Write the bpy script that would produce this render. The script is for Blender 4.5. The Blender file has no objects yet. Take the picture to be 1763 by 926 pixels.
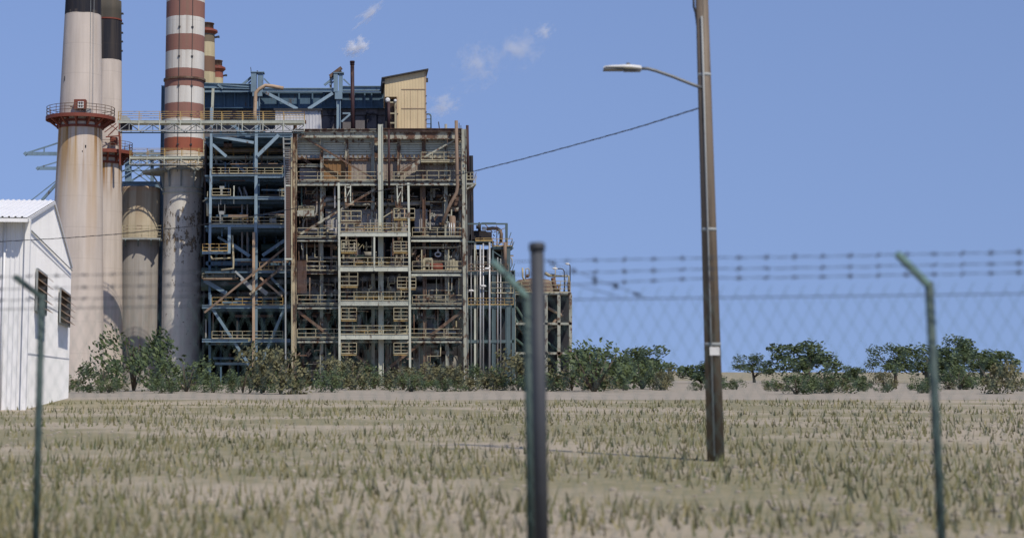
import bpy, math, random
from math import sin, cos, pi, radians, sqrt, atan2, tan
from mathutils import Vector, Matrix

# ------------------------------------------------------------------ camera, sky, sun
scene = bpy.context.scene
F = 2800.0                      # focal length in pixels of the 1763 px wide photograph
TH = math.atan(388.0 / F)       # upward pitch
EYE = 1.6
cam_d = bpy.data.cameras.new("camera")
cam = bpy.data.objects.new("camera", cam_d)
scene.collection.objects.link(cam)
cam.location = (0, 0, EYE)
cam.rotation_euler = (radians(90) + TH, 0, 0)
cam_d.sensor_width = 36.0
cam_d.lens = F / 1763.0 * 36.0
cam_d.shift_x = (881.5 - 600.0) / 1763.0
cam_d.shift_y = -(463.0 - 252.0) / 1763.0
cam_d.clip_start = 0.1
cam_d.clip_end = 20000
cam_d.dof.use_dof = True
cam_d.dof.focus_distance = 200.0
cam_d.dof.aperture_fstop = 1.25
scene.camera = cam

SUN_EL, SUN_AZ = radians(52), radians(59)     # azimuth: degrees in front of the +X (right) direction
sdir = Vector((cos(SUN_EL) * cos(SUN_AZ), -cos(SUN_EL) * sin(SUN_AZ), sin(SUN_EL)))
world = bpy.data.worlds.new("World")
scene.world = world
world.use_nodes = True
wn, wl = world.node_tree.nodes, world.node_tree.links
bg = wn["Background"]
sky = wn.new("ShaderNodeTexSky")
sky.sky_type = 'NISHITA'
sky.sun_disc = False
sky.sun_elevation = SUN_EL
sky.sun_rotation = atan2(sdir.x, sdir.y)
sky.altitude = 0
sky.air_density = 1.0
sky.dust_density = 0.0
sky.ozone_density = 3.0
# haze evens the sky out towards the horizon: compress the elevation the sky is looked up at
tcw = wn.new("ShaderNodeTexCoord"); mpw = wn.new("ShaderNodeMapping")
mpw.inputs['Scale'].default_value = (1, 1, 0.25); mpw.inputs['Location'].default_value = (0, 0, 0.165)
nmw = wn.new("ShaderNodeVectorMath"); nmw.operation = 'NORMALIZE'
wl.new(tcw.outputs['Generated'], mpw.inputs[0]); wl.new(mpw.outputs[0], nmw.inputs[0]); wl.new(nmw.outputs[0], sky.inputs[0])
hs = wn.new("ShaderNodeMix"); hs.data_type = 'RGBA'; hs.blend_type = 'MULTIPLY'
hs.inputs[0].default_value = 1.0
hs.inputs[7].default_value = (0.825, 0.775, 0.94, 1)
wl.new(sky.outputs[0], hs.inputs[6]); wl.new(hs.outputs[2], bg.inputs[0])
bg.inputs[1].default_value = 0.115
sun_d = bpy.data.lights.new("sun", 'SUN')
sun_d.energy = 4.2
sun_d.angle = radians(0.5)
sun_d.color = (1.0, 0.91, 0.78)
sun = bpy.data.objects.new("sun", sun_d)
scene.collection.objects.link(sun)
sun.rotation_euler = sdir.to_track_quat('Z', 'Y').to_euler()
vs = scene.view_settings
vs.view_transform = 'Standard'; vs.look = 'None'; vs.exposure = 0.0; vs.gamma = 1.0; vs.use_curve_mapping = False
scene.cycles.max_bounces = 6
scene.cycles.diffuse_bounces = 3
scene.cycles.volume_bounces = 8
scene.cycles.max_bounces = 10
scene.cycles.volume_step_rate = 1.0
scene.cycles.use_denoising = True

# ------------------------------------------------------------------ helpers
rnd = random.Random(7)
CT, ST = cos(TH), sin(TH)
def Z(py, Y):                      # height that shows at row py when it stands Y metres away
    v = (252.0 - py) / F
    return EYE + Y * (v * CT + ST) / (CT - v * ST)
def X(px, py, Y):
    v = (252.0 - py) / F
    return Y * ((px - 600.0) / F) / (CT - v * ST)
def S(py, Y):                      # metres per pixel
    v = (252.0 - py) / F
    return Y / (CT - v * ST) / F
def P(px, py, Y): return Vector((X(px, py, Y), Y, Z(py, Y)))

class MB:
    def __init__(s): s.v = []; s.f = []; s.sm = []
    def box(s, x0, x1, y0, y1, z0, z1):
        x0, x1 = min(x0, x1), max(x0, x1); y0, y1 = min(y0, y1), max(y0, y1); z0, z1 = min(z0, z1), max(z0, z1)
        n = len(s.v)
        s.v += [(x0,y0,z0),(x1,y0,z0),(x1,y1,z0),(x0,y1,z0),(x0,y0,z1),(x1,y0,z1),(x1,y1,z1),(x0,y1,z1)]
        for q in ((0,3,2,1),(4,5,6,7),(0,1,5,4),(1,2,6,5),(2,3,7,6),(3,0,4,7)):
            s.f.append([n+i for i in q]); s.sm.append(False)
        return s
    def pb(s, px0, py0, px1, py1, Y, d):      # box whose front face shows at these pixels
        m = (py0 + py1) / 2
        return s.box(X(px0, m, Y), X(px1, m, Y), Y, Y + d, Z(py1, Y), Z(py0, Y))
    def bar(s, p, q, w, h=None):
        p, q = Vector(p), Vector(q); h = h or w
        d = (q - p)
        if d.length < 1e-6: return s
        d.normalize()
        up = Vector((0,0,1)) if abs(d.z) < 0.95 else Vector((0,1,0))
        r = d.cross(up).normalized(); u = r.cross(d).normalized()
        n = len(s.v)
        for c in (p, q):
            for a, b in ((-1,-1),(1,-1),(1,1),(-1,1)):
                s.v.append(tuple(c + r*(a*w/2) + u*(b*h/2)))
        for k in ((0,1,2,3),(7,6,5,4),(0,4,5,1),(1,5,6,2),(2,6,7,3),(3,7,4,0)):
            s.f.append([n+i for i in k]); s.sm.append(False)
        return s
    def line(s, a, b, Y, w, h=None, Yb=None):
        return s.bar(P(a[0], a[1], Y), P(b[0], b[1], Yb if Yb else Y), w, h)
    def ibeam(s, p, q, h, w, t=None):         # web upright, flanges above and below
        p, q = Vector(p), Vector(q); t = t or h * 0.09
        d = (q - p).normalized()
        up = Vector((0,0,1)) if abs(d.z) < 0.9 else Vector((0,1,0))
        r = d.cross(up).normalized(); u = r.cross(d).normalized()
        s.bar(p + u*(h/2 - t/2), q + u*(h/2 - t/2), w, t)
        s.bar(p - u*(h/2 - t/2), q - u*(h/2 - t/2), w, t)
        s.bar(p, q, t, h - 2*t)
        return s
    def hcol(s, x, y, z0, z1, w, d, t=None):  # upright H column, flanges at the left and right showing a recessed web
        t = t or w * 0.14
        s.box(x-w/2, x-w/2+t, y, y+d, z0, z1); s.box(x+w/2-t, x+w/2, y, y+d, z0, z1)
        s.box(x-w/2+t, x+w/2-t, y+d*0.35, y+d*0.55, z0, z1)
        return s
    def tube(s, pts, r, n=10, caps=True):
        pts = [Vector(p) for p in pts]; k = len(s.v); m = len(pts); prev = None
        rs = r if isinstance(r, (list, tuple)) else [r]*m
        for i, p in enumerate(pts):
            if i == 0: d = pts[1] - p
            elif i == m-1: d = p - pts[i-1]
            else: d = (pts[i+1]-p).normalized() + (p-pts[i-1]).normalized()
            d.normalize()
            if prev is None:
                a = Vector((0,0,1)) if abs(d.z) < 0.9 else Vector((1,0,0))
                u = d.cross(a).normalized()
            else: u = (prev - d*prev.dot(d)).normalized()
            prev = u; w = d.cross(u)
            for j in range(n):
                t = 2*pi*j/n
                s.v.append(tuple(p + u*(cos(t)*rs[i]) + w*(sin(t)*rs[i])))
        for i in range(m-1):
            for j in range(n):
                a = k+i*n+j; b = k+i*n+(j+1) % n
                s.f.append([a, b, b+n, a+n]); s.sm.append(True)
        if caps:
            s.f.append([k+j for j in range(n)][::-1]); s.sm.append(False)
            s.f.append([k+(m-1)*n+j for j in range(n)]); s.sm.append(False)
        return s
    def lathe(s, cx, cy, prof, n=64, a0=0, a1=2*pi, sharp=False):
        k = len(s.v); full = abs(a1-a0-2*pi) < 1e-6; c = n if full else n+1
        for r, z in prof:
            for j in range(c):
                t = a0 + (a1-a0)*j/n
                s.v.append((cx+r*cos(t), cy+r*sin(t), z))
        for i in range(len(prof)-1):
            for j in range(n):
                a = k+i*c+j; b = k+i*c+(j+1) % c
                s.f.append([a, b, b+c, a+c]); s.sm.append(not sharp)
        return s
    def arc(s, cx, cy, z, r, w, a0=0, a1=2*pi, n=48):
        pts = [(cx+r*cos(a0+(a1-a0)*j/n), cy+r*sin(a0+(a1-a0)*j/n), z) for j in range(n+1)]
        for a, b in zip(pts, pts[1:]): s.bar(a, b, w)
        return s
    def poly(s, pts, thick):                  # flat polygon in an XZ plane, given thickness towards +Y
        n = len(pts); k = len(s.v)
        s.v += [tuple(p) for p in pts] + [(p[0], p[1]+thick, p[2]) for p in pts]
        s.f.append([k+i for i in range(n)]); s.f.append([k+n+i for i in range(n)][::-1]); s.sm += [False]*2
        for i in range(n):
            j = (i+1) % n
            s.f.append([k+i, k+n+i, k+n+j, k+j]); s.sm.append(False)
        return s
    def corr(s, p0, p1, z0, z1, pitch, amp, z1b=None, topf=None):   # corrugated sheet from p0 to p1 (x,y), trapezoid ribs
        p0, p1 = Vector((p0[0], p0[1], 0)), Vector((p1[0], p1[1], 0)); L = (p1-p0).length; d = (p1-p0)/L
        nrm = Vector((d.y, -d.x, 0)); N = max(2, int(L/pitch)); pr = []
        for i in range(N):
            for u, o in ((0,0),(0.55,0),(0.65,1),(0.9,1)):
                pr.append(((i+u)/N*L, o*amp))
        pr.append((L, 0)); k = len(s.v)
        for u, o in pr:
            q = p0 + d*u + nrm*o
            zt = topf(u/L) if topf else z1
            s.v.append((q.x, q.y, z0)); s.v.append((q.x, q.y, zt))
        for i in range(len(pr)-1):
            a = k+2*i; s.f.append([a, a+2, a+3, a+1]); s.sm.append(False)
        return s
    def rail(s, px0, px1, pt, pb, Y, n, w=0.06, mid=1, Yb=None):
        Yb = Yb or Y
        for i in range(mid+1):
            q = pt + (pb-pt)*i/(mid+1)
            s.line((px0, q), (px1, q), Y, w, Yb=Yb)
        s.line((px0, pb-1.0), (px1, pb-1.0), Y, 0.03, 0.12, Yb=Yb)
        for i in range(n+1):
            t = i/n; px = px0+(px1-px0)*t; y = Y+(Yb-Y)*t
            s.line((px, pt), (px, pb), y, w)
        return s
    def build(s, name, mat, parent=None, **kw):
        me = bpy.data.meshes.new(name)
        off = Vector((0,0,0)); q = parent
        while q is not None: off += q.location; q = q.parent
        me.from_pydata([(a-off.x, b-off.y, c-off.z) for a, b, c in s.v], [], s.f)
        me.polygons.foreach_set("use_smooth", s.sm)
        me.materials.append(mat); me.update()
        o = bpy.data.objects.new(name, me)
        scene.collection.objects.link(o)
        if parent is not None: o.parent = parent
        for a, b in kw.items(): o[a] = b
        return o

def thing(name, label, cat, loc, group=None, rz=0):
    o = bpy.data.objects.new(name, None)
    o.empty_display_size = 0.5
    scene.collection.objects.link(o)
    o.location = loc; o.rotation_euler = (0, 0, rz)
    o['label'] = label; o['category'] = cat
    if group: o['group'] = group
    return o
def tag(o, label, cat, group=None):
    o['label'] = label; o['category'] = cat
    if group: o['group'] = group
    return o
def copy_tree(o, parent=None):
    c = o.copy(); scene.collection.objects.link(c); c.parent = parent
    for ch in list(o.children): copy_tree(ch, c)
    return c

# ------------------------------------------------------------------ materials
def new_mat(name):
    m = bpy.data.materials.new(name); m.use_nodes = True
    nt = m.node_tree
    return m, nt, nt.nodes, nt.links, nt.nodes["Principled BSDF"]
def noise(nt, vec, scale, detail=6, rough=0.6):
    n = nt.nodes.new("ShaderNodeTexNoise")
    n.inputs['Scale'].default_value = scale; n.inputs['Detail'].default_value = detail; n.inputs['Roughness'].default_value = rough
    nt.links.new(vec, n.inputs['Vector']); return n.outputs[0]
def ramp(nt, fac, stops, interp='LINEAR'):
    r = nt.nodes.new("ShaderNodeValToRGB"); r.color_ramp.interpolation = interp
    e = r.color_ramp.elements
    while len(e) < len(stops): e.new(0.5)
    for el, (p, c) in zip(e, stops):
        el.position = p; el.color = (*c, 1) if isinstance(c, tuple) else (c, c, c, 1)
    nt.links.new(fac, r.inputs[0]); return r.outputs[0]
def mix(nt, fac, a, b, mode='MIX'):
    m = nt.nodes.new("ShaderNodeMix"); m.data_type = 'RGBA'; m.blend_type = mode
    for i, v in ((0, fac), (6, a), (7, b)):
        if isinstance(v, (int, float)): m.inputs[i].default_value = v
        elif isinstance(v, tuple): m.inputs[i].default_value = (*v, 1)
        else: nt.links.new(v, m.inputs[i])
    return m.outputs[2]
def math_(nt, op, a, b=None, clamp=False):
    m = nt.nodes.new("ShaderNodeMath"); m.operation = op; m.use_clamp = clamp
    for i, v in ((0, a), (1, b)):
        if v is None: continue
        if isinstance(v, (int, float)): m.inputs[i].default_value = v
        else: nt.links.new(v, m.inputs[i])
    return m.outputs[0]
def pos(nt, scale=(1,1,1)):
    g = nt.nodes.new("ShaderNodeNewGeometry"); m = nt.nodes.new("ShaderNodeMapping")
    m.inputs['Scale'].default_value = scale
    nt.links.new(g.outputs['Position'], m.inputs[0]); return m.outputs[0]
def zpos(nt):
    g = nt.nodes.new("ShaderNodeNewGeometry"); s = nt.nodes.new("ShaderNodeSeparateXYZ")
    nt.links.new(g.outputs['Position'], s.inputs[0]); return s.outputs[2]
RUST = ((0.135, 0.072, 0.042), (0.045, 0.027, 0.02))
def paint(name, base, rust=0.0, scale=0.6, zs=0.35, var=0.25, rough=0.6, rustc=RUST, dirt=0.3, metal=0.0, soft=0.07):
    m, nt, N, L, bs = new_mat(name)
    p = pos(nt); ps = pos(nt, (1, 1, zs))
    v = ramp(nt, noise(nt, p, 0.35, 4), [(0.25, 1-var), (0.75, 1+var*0.3)])
    c = mix(nt, 1.0, base, v, 'MULTIPLY')
    d = ramp(nt, noise(nt, pos(nt, (2.2, 2.2, 0.15)), 1.0, 5), [(0.45, 0.0), (0.75, 1.0)])
    c = mix(nt, math_(nt, 'MULTIPLY', d, dirt), c, tuple(x*0.35 for x in base))
    if rust > 0:
        t = 0.72 - 0.42*rust
        k = ramp(nt, noise(nt, ps, scale, 9, 0.7), [(t, 0.0), (min(t+soft, 1), 1.0)])
        rc = ramp(nt, noise(nt, p, 3.0, 5), [(0.3, rustc[1]), (0.65, rustc[0])])
        c = mix(nt, k, c, rc)
    L.new(c, bs.inputs['Base Color'])
    bs.inputs['Roughness'].default_value = rough; bs.inputs['Metallic'].default_value = metal
    bs.inputs['Specular IOR Level'].default_value = 0.3
    b = N.new("ShaderNodeBump"); b.inputs['Strength'].default_value = 0.25; b.inputs['Distance'].default_value = 0.03
    L.new(noise(nt, p, 6.0, 4), b.inputs['Height']); L.new(b.outputs[0], bs.inputs['Normal'])
    return m
def banded(name, bands, rough=0.8, streak=None, peel=None, var=0.12, grime=0.25, hz=None):
    """bands: (z from which the colour holds, colour), lowest first"""
    m, nt, N, L, bs = new_mat(name)
    z0, z1 = bands[0][0], bands[-1][0] + 1
    z = zpos(nt); p = pos(nt)
    wob = math_(nt, 'MULTIPLY', math_(nt, 'SUBTRACT', noise(nt, p, 1.2, 4), 0.5), 0.18)
    fac = math_(nt, 'DIVIDE', math_(nt, 'SUBTRACT', math_(nt, 'ADD', z, wob), z0), z1-z0)
    c = ramp(nt, fac, [((b[0]-z0)/(z1-z0), b[1]) for b in bands], 'CONSTANT')
    c = mix(nt, 1.0, c, ramp(nt, noise(nt, pos(nt, (1,1,0.3)), 0.5, 5), [(0.3, 1-var), (0.7, 1.05)]), 'MULTIPLY')
    g = ramp(nt, noise(nt, pos(nt, (1.6, 1.6, 0.05)), 1.0, 6, 0.65), [(0.42, 0.0), (0.72, 1.0)])
    c = mix(nt, math_(nt, 'MULTIPLY', g, grime), c, (0.13, 0.10, 0.07))
    # horizontal lift lines of the formwork
    w = math_(nt, 'FRACT', math_(nt, 'DIVIDE', z, 3.7))
    c = mix(nt, math_(nt, 'MULTIPLY', math_(nt, 'LESS_THAN', w, 0.018), 0.16), c, (0.1, 0.085, 0.07))
    for (za, zb, amt, col, thr, fs) in (streak or []):
        k = ramp(nt, noise(nt, pos(nt, (fs, fs, 0.03)), 1.0, 3, 0.5), [(thr, 0.0), (thr+0.1, 1.0)])
        mr = N.new("ShaderNodeMapRange"); mr.inputs[1].default_value = za; mr.inputs[2].default_value = zb
        mr.interpolation_type = 'SMOOTHSTEP'
        L.new(z, mr.inputs[0])
        top = math_(nt, 'LESS_THAN', z, zb + 0.5)
        k = math_(nt, 'MULTIPLY', math_(nt, 'MULTIPLY', k, mr.outputs[0]), math_(nt, 'MULTIPLY', top, amt))
        c = mix(nt, k, c, col)
    if peel:
        za, zb, amt, c1, c2 = peel
        mr = N.new("ShaderNodeMapRange"); mr.inputs[1].default_value = za; mr.inputs[2].default_value = zb
        mr.inputs[3].default_value = 0.0; mr.inputs[4].default_value = 1.0
        L.new(z, mr.inputs[0])
        hump = ramp(nt, mr.outputs[0], [(0.0, 0.02), (0.45, 0.05), (0.62, 0.13), (0.9, 0.09), (1.0, 0.0)])
        nn = math_(nt, 'ADD', noise(nt, pos(nt, (1.3, 1.3, 0.8)), 1.3, 10, 0.72), hump)
        k1 = ramp(nt, nn, [(0.64, 0.0), (0.66, 1.0)])
        k2 = ramp(nt, nn, [(0.69, 0.0), (0.71, 1.0)])
        inz = math_(nt, 'LESS_THAN', z, zb)
        c = mix(nt, math_(nt, 'MULTIPLY', math_(nt, 'MULTIPLY', k1, inz), amt), c, c1)
        c = mix(nt, math_(nt, 'MULTIPLY', math_(nt, 'MULTIPLY', k2, inz), amt), c, c2)
    L.new(c, bs.inputs['Base Color']); bs.inputs['Roughness'].default_value = rough
    bs.inputs['Specular IOR Level'].default_value = 0.2
    b = N.new("ShaderNodeBump"); b.inputs['Strength'].default_value = 0.3; b.inputs['Distance'].default_value = 0.04
    L.new(noise(nt, p, 3.0, 6), b.inputs['Height']); L.new(b.outputs[0], bs.inputs['Normal'])
    return m

M = {}
M['green'] = paint('pale_green_steel', (0.36, 0.37, 0.31), rust=0.5, scale=1.5, zs=0.6)
M['greenc'] = paint('pale_green_clean', (0.50, 0.52, 0.44), rust=0.32, scale=1.6)
M['rustgreen'] = paint('rusted_green_steel', (0.36, 0.35, 0.28), rust=0.66, scale=1.1, zs=0.6)
M['rust'] = paint('rusted_steel', (0.17, 0.115, 0.08), rust=0.6, scale=1.2, var=0.4)
M['rustcol'] = paint('rust_column', (0.44, 0.37, 0.25), rust=0.62, scale=0.7, zs=0.35)
M['darkpipe'] = paint('dark_maroon_pipe', (0.045, 0.02, 0.022), rust=0.25, scale=0.6)
M['brownpipe'] = paint('brown_pipe', (0.22, 0.155, 0.11), rust=0.3, scale=0.5)
M['blue'] = paint('blue_steel', (0.165, 0.245, 0.31), rust=0.3, scale=1.3, dirt=0.25)
M['bluel'] = paint('light_blue_steel', (0.24, 0.335, 0.41), rust=0.3, scale=1.4, dirt=0.25)
M['blued'] = paint('dark_blue_plate', (0.075, 0.135, 0.195), rust=0.3, scale=0.6, dirt=0.5)
M['yellow'] = paint('yellow_rail', (0.42, 0.29, 0.11), rust=0.45, scale=1.4, var=0.2)
M['beige'] = paint('beige_rail', (0.40, 0.36, 0.24), rust=0.4, scale=1.2, var=0.2)
M['galv'] = paint('galvanised_grate', (0.30, 0.32, 0.32), rust=0.3, scale=1.0)
M['greywall'] = paint('sooty_grey_cladding', (0.16, 0.15, 0.155), rust=0.42, scale=0.7, zs=0.6, rustc=((0.035,0.035,0.045),(0.02,0.02,0.03)), var=0.4)
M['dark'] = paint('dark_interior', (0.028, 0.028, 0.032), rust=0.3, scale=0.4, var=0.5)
M['panel'] = paint('grey_casing', (0.30, 0.295, 0.305), rust=0.30, scale=0.4, zs=0.3)
M['rustwall'] = paint('rusty_corrugated', (0.30, 0.255, 0.215), rust=0.5, scale=0.35, zs=0.12, rustc=((0.20,0.09,0.035),(0.10,0.045,0.02)), soft=0.25)
M['whitewall'] = paint('white_cladding', (0.56, 0.56, 0.57), rust=0.12, scale=0.4, zs=0.1, rustc=((0.28,0.2,0.13),(0.2,0.15,0.1)))
M['cream'] = paint('cream_cladding', (0.60, 0.48, 0.29), rust=0.22, scale=0.22, zs=0.2, rustc=((0.42,0.34,0.22),(0.36,0.28,0.17)), var=0.15, dirt=0.15, soft=0.3)
M['trim'] = paint('dark_trim', (0.05, 0.05, 0.055))
M['ringred'] = paint('red_oxide_steel', (0.19, 0.052, 0.032), rust=0.3, scale=0.8, rustc=((0.10,0.04,0.03),(0.05,0.02,0.018)))
M['ringgrey'] = paint('grey_green_platform', (0.25, 0.28, 0.28), rust=0.3, scale=0.8)
M['pipegrey'] = paint('grey_lagged_pipe', (0.26, 0.25, 0.22), rust=0.38, scale=0.6)
M['silver'] = paint('silver_pipe', (0.45, 0.46, 0.47), rust=0.1, rough=0.4, metal=0.3)
M['duct'] = paint('tan_pipe', (0.42, 0.30, 0.20), rust=0.2, scale=0.6)
M['bwhite'] = paint('white_sheet', (0.80, 0.80, 0.79), rust=0.14, scale=0.5, zs=0.15, rustc=((0.55,0.47,0.38),(0.45,0.36,0.27)), soft=0.3, var=0.06, dirt=0.14, rough=0.45)
M['bgrey'] = paint('white_sheet_weathered', (0.74, 0.745, 0.75), rust=0.0, var=0.06, dirt=0.15, rough=0.5)
M['fence'] = paint('green_coated_steel', (0.055, 0.085, 0.08), rust=0.1, scale=4)
M['fenceg'] = paint('pale_green_arm', (0.14, 0.23, 0.215), rust=0.1, scale=4)
M['postg'] = paint('weathered_grey_post', (0.055, 0.06, 0.07), rust=0.15, scale=5)
M['wire'] = paint('barbed_wire_steel', (0.05, 0.06, 0.075))
M['cable'] = paint('black_cable', (0.03, 0.032, 0.04))
M['wood'] = paint('pole_wood', (0.17, 0.135, 0.10), rust=0.5, scale=9, zs=0.03, rustc=((0.10,0.08,0.06),(0.05,0.04,0.03)), var=0.35)
M['lampw'] = paint('lamp_housing', (0.62, 0.62, 0.60), rough=0.4, var=0.05, dirt=0.1)
M['lampg'] = paint('lamp_underside', (0.12, 0.12, 0.12), rough=0.5)
M['lamparm'] = paint('lamp_arm', (0.16, 0.17, 0.18), rough=0.5, metal=0.3)
M['glass'] = paint('dark_glass', (0.03, 0.035, 0.04), rough=0.15)
M['teal'] = paint('teal_grey_steel', (0.085, 0.125, 0.135), rust=0.3, scale=0.8)
M['concrete'] = paint('concrete_base', (0.32, 0.30, 0.27), var=0.2)
M['tank'] = paint('black_tank', (0.022, 0.018, 0.02), rust=0.2)
M['stairbrown'] = paint('brown_stair_tower', (0.12, 0.075, 0.06), rust=0.45, scale=1.0)
M['frost'] = paint('green_pipe', (0.05, 0.085, 0.075), rust=0.35, scale=0.6)
M['bark'] = paint('bark', (0.09, 0.07, 0.05), rust=0.0, var=0.4)

m, nt, N, L, bs = new_mat('leaf')
c = ramp(nt, noise(nt, pos(nt), 0.8, 4), [(0.3, (0.030, 0.055, 0.018)), (0.7, (0.085, 0.115, 0.035))])
L.new(c, bs.inputs['Base Color']); bs.inputs['Roughness'].default_value = 0.7; M['leaf'] = m
m, nt, N, L, bs = new_mat('olive_leaf')
L.new(ramp(nt, noise(nt, pos(nt), 0.9, 4), [(0.3, (0.07, 0.075, 0.03)), (0.7, (0.16, 0.145, 0.07))]), bs.inputs['Base Color']); bs.inputs['Roughness'].default_value = 0.8; M['olive'] = m
m, nt, N, L, bs = new_mat('dry_grass_ground')
a = noise(nt, pos(nt), 0.08, 8, 0.7); b = noise(nt, pos(nt), 2.5, 8, 0.75)
c = mix(nt, ramp(nt, b, [(0.35, 0.0), (0.7, 1.0)]), (0.15, 0.145, 0.065), (0.30, 0.255, 0.16))
c = mix(nt, ramp(nt, a, [(0.46, 0.0), (0.56, 1.0)]), c, (0.34, 0.29, 0.21))
L.new(c, bs.inputs['Base Color']); bs.inputs['Roughness'].default_value = 0.95
bm_ = N.new("ShaderNodeBump"); bm_.inputs['Strength'].default_value = 0.6; bm_.inputs['Distance'].default_value = 0.08
L.new(noise(nt, pos(nt), 5, 6), bm_.inputs['Height']); L.new(bm_.outputs[0], bs.inputs['Normal']); M['ground'] = m
M['asphalt'] = paint('asphalt', (0.055, 0.055, 0.058), var=0.3, rough=0.9)
M['kerb'] = paint('kerb_concrete', (0.36, 0.35, 0.32), var=0.2)
M['gravel'] = paint('yard_gravel', (0.34, 0.30, 0.24), rust=0.2, scale=1.5, zs=1, rustc=((0.14,0.12,0.10),(0.1,0.09,0.07)), rough=0.95)
M['mark'] = paint('road_paint', (0.7, 0.7, 0.66), var=0.2)

m, nt, N, L, bs = new_mat('grass')
L.new(ramp(nt, noise(nt, pos(nt), 1.2, 4), [(0.3, (0.07, 0.09, 0.03)), (0.7, (0.27, 0.23, 0.12))]), bs.inputs['Base Color']); bs.inputs['Roughness'].default_value = .9; M['grass'] = m
from mathutils import noise as mnoise
def noise_py(x, y): return mnoise.noise(Vector((x, y, 3.3)))
# ------------------------------------------------------------------ ground
def sheet(name, x0, x1, y0, y1, z, mat):
    b = MB(); b.v = [(x0,y0,z),(x1,y0,z),(x1,y1,z),(x0,y1,z)]; b.f = [[0,1,2,3]]; b.sm = [False]
    return b.build(name, mat, kind='structure')
sheet('ground', -4000, 4000, -200, 9000, 0, M['ground'])
sheet('gravel_yard', -120, 80, 95, 300, 0.004, M['gravel'])
# ------------------------------------------------------------------ chimneys
def ring_platform(root, cx, cy, z, rs, ro, mat, railmat, fascia, nb, drop, rail_h=1.15, a0=0, a1=2*pi, band=True):
    d = MB().lathe(cx, cy, [(rs*0.99, z-0.08), (ro, z-0.08), (ro, z-fascia), (ro+0.1, z-fascia), (ro+0.1, z), (rs*0.99, z)], 56, a0, a1, True)
    deck = d.build('platform', mat, root)
    r = MB()
    for h in (0.45, 0.8, 1.15): r.arc(cx, cy, z+h*rail_h/1.15, ro, 0.055, a0, a1)
    n = 20
    for i in range(n + 1):
        t = a0 + (a1-a0)*i/n
        p = Vector((cx+ro*cos(t), cy+ro*sin(t), z)); r.bar(p, p+Vector((0,0,rail_h)), 0.06)
    r.build('railing', railmat, deck)
    for i in range(nb):
        t = a0 + (a1-a0)*(i+0.5)/nb
        e = Vector((cos(t), sin(t), 0)); c0 = Vector((cx, cy, 0))
        b = MB()
        b.bar(c0+e*(ro-0.1)+Vector((0,0,z-fascia*0.8)), c0+e*(rs+0.1)+Vector((0,0,z-drop)), 0.2)
        b.bar(c0+e*(ro-0.1)+Vector((0,0,z-0.25)), c0+e*(rs)+Vector((0,0,z-0.25)), 0.18, 0.26)
        b.bar(c0+e*(rs+0.12)+Vector((0,0,z-0.25)), c0+e*(rs+0.12)+Vector((0,0,z-drop-0.15)), 0.2)
        b.build('bracket', mat, deck)
    if band:
        b = MB()
        for zz in (z-drop, z-drop*0.5): b.lathe(cx, cy, [(rs, zz-0.14), (rs+0.14, zz-0.14), (rs+0.14, zz+0.14), (rs, zz+0.14)], 56, sharp=True)
        b.build('band', mat, deck)
    return deck

CONC = (0.52, 0.46, 0.405); BLK = (0.018, 0.019, 0.026)
# tall chimney, nearest
Y1 = 194.0; cx1 = X(138.8, 205, Y1)
def rpx(py, tab):
    for (a, ra), (b, rb) in zip(tab, tab[1:]):
        if py <= b: return ra + (rb-ra)*(py-a)/(b-a)
    return tab[-1][1]
def shaft(mb, cx, cy, Y, tab, ytop, n=72, topz=None, lip=None):
    prof = []
    ys = [660] + list(range(640, int(ytop), -20)) + [ytop]
    for py in ys: prof.append((rpx(py, tab)*S(py, Y), Z(py, Y)))
    prof[0] = (prof[0][0], 0)
    r, z = prof[-1]
    prof += [(r-0.35, z), (r-0.4, z-3)]
    return mb.lathe(cx, cy, prof, n)
tab1 = [(-60, 28.5), (26, 31), (170, 35.7), (350, 41.3), (505, 45.5), (700, 51)]
t = thing('concrete_chimney', 'tall pale concrete chimney with a black top and red ring platform', 'chimney', (cx1, Y1, 0))
m1 = banded('concrete_chimney_a', [(0, CONC), (Z(29, Y1), BLK)],
            streak=[(Z(345, Y1), Z(226, Y1), 1.0, (0.24, 0.125, 0.04), 0.50, 2.1), (Z(420, Y1), Z(226, Y1), 0.6, (0.42, 0.28, 0.12), 0.5, 0.7), (Z(560, Y1), Z(226, Y1), 0.6, (0.40, 0.27, 0.15), 0.46, 0.45), (Z(200, Y1), Z(29, Y1), 0.3, (0.30, 0.24, 0.18), 0.5, 0.9)], grime=0.2)
shaft(MB(), cx1, Y1, Y1, tab1, -55).build('shaft', m1, t)
ring_platform(t, cx1, Y1, Z(203, Y1), 36.8*S(205, Y1), 58*S(205, Y1), M['ringred'], M['rust'], 0.42, 14, Z(206, Y1)-Z(224, Y1))
fr = Y1 - rpx(185, tab1)*S(185, Y1)
b = MB().box(X(129, 180, fr), X(149, 180, fr), fr-0.75, fr+0.3, Z(189, fr), Z(173, fr)); cab = b.build('equipment_box', M['ringred'], t)
MB().box(X(134, 180, fr-0.8), X(144, 180, fr-0.8), fr-0.83, fr-0.76, Z(188, fr), Z(177, fr)).build('panel', M['lampw'], cab)
b = MB()
for ax, ay in ((137, 179.5), (141, 179.5), (137, 184.5), (141, 184.5)):
    b.box(X(ax-1.3, ay, fr-0.8), X(ax+1.3, ay, fr-0.8), fr-0.86, fr-0.835, Z(ay+1.8, fr), Z(ay-1.6, fr))
b.build('gauge', M['glass'], cab)
MB().box(X(149.5, 191, fr), X(157, 191, fr), fr-0.6, fr+0.2, Z(202, fr), Z(188, fr)).build('cabinet', M['galv'], t)
b = MB().bar(P(121, 184, fr-0.5), P(131, 186, fr-0.5), 0.12); b.build('pipe_stub', M['rust'], t)
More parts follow.
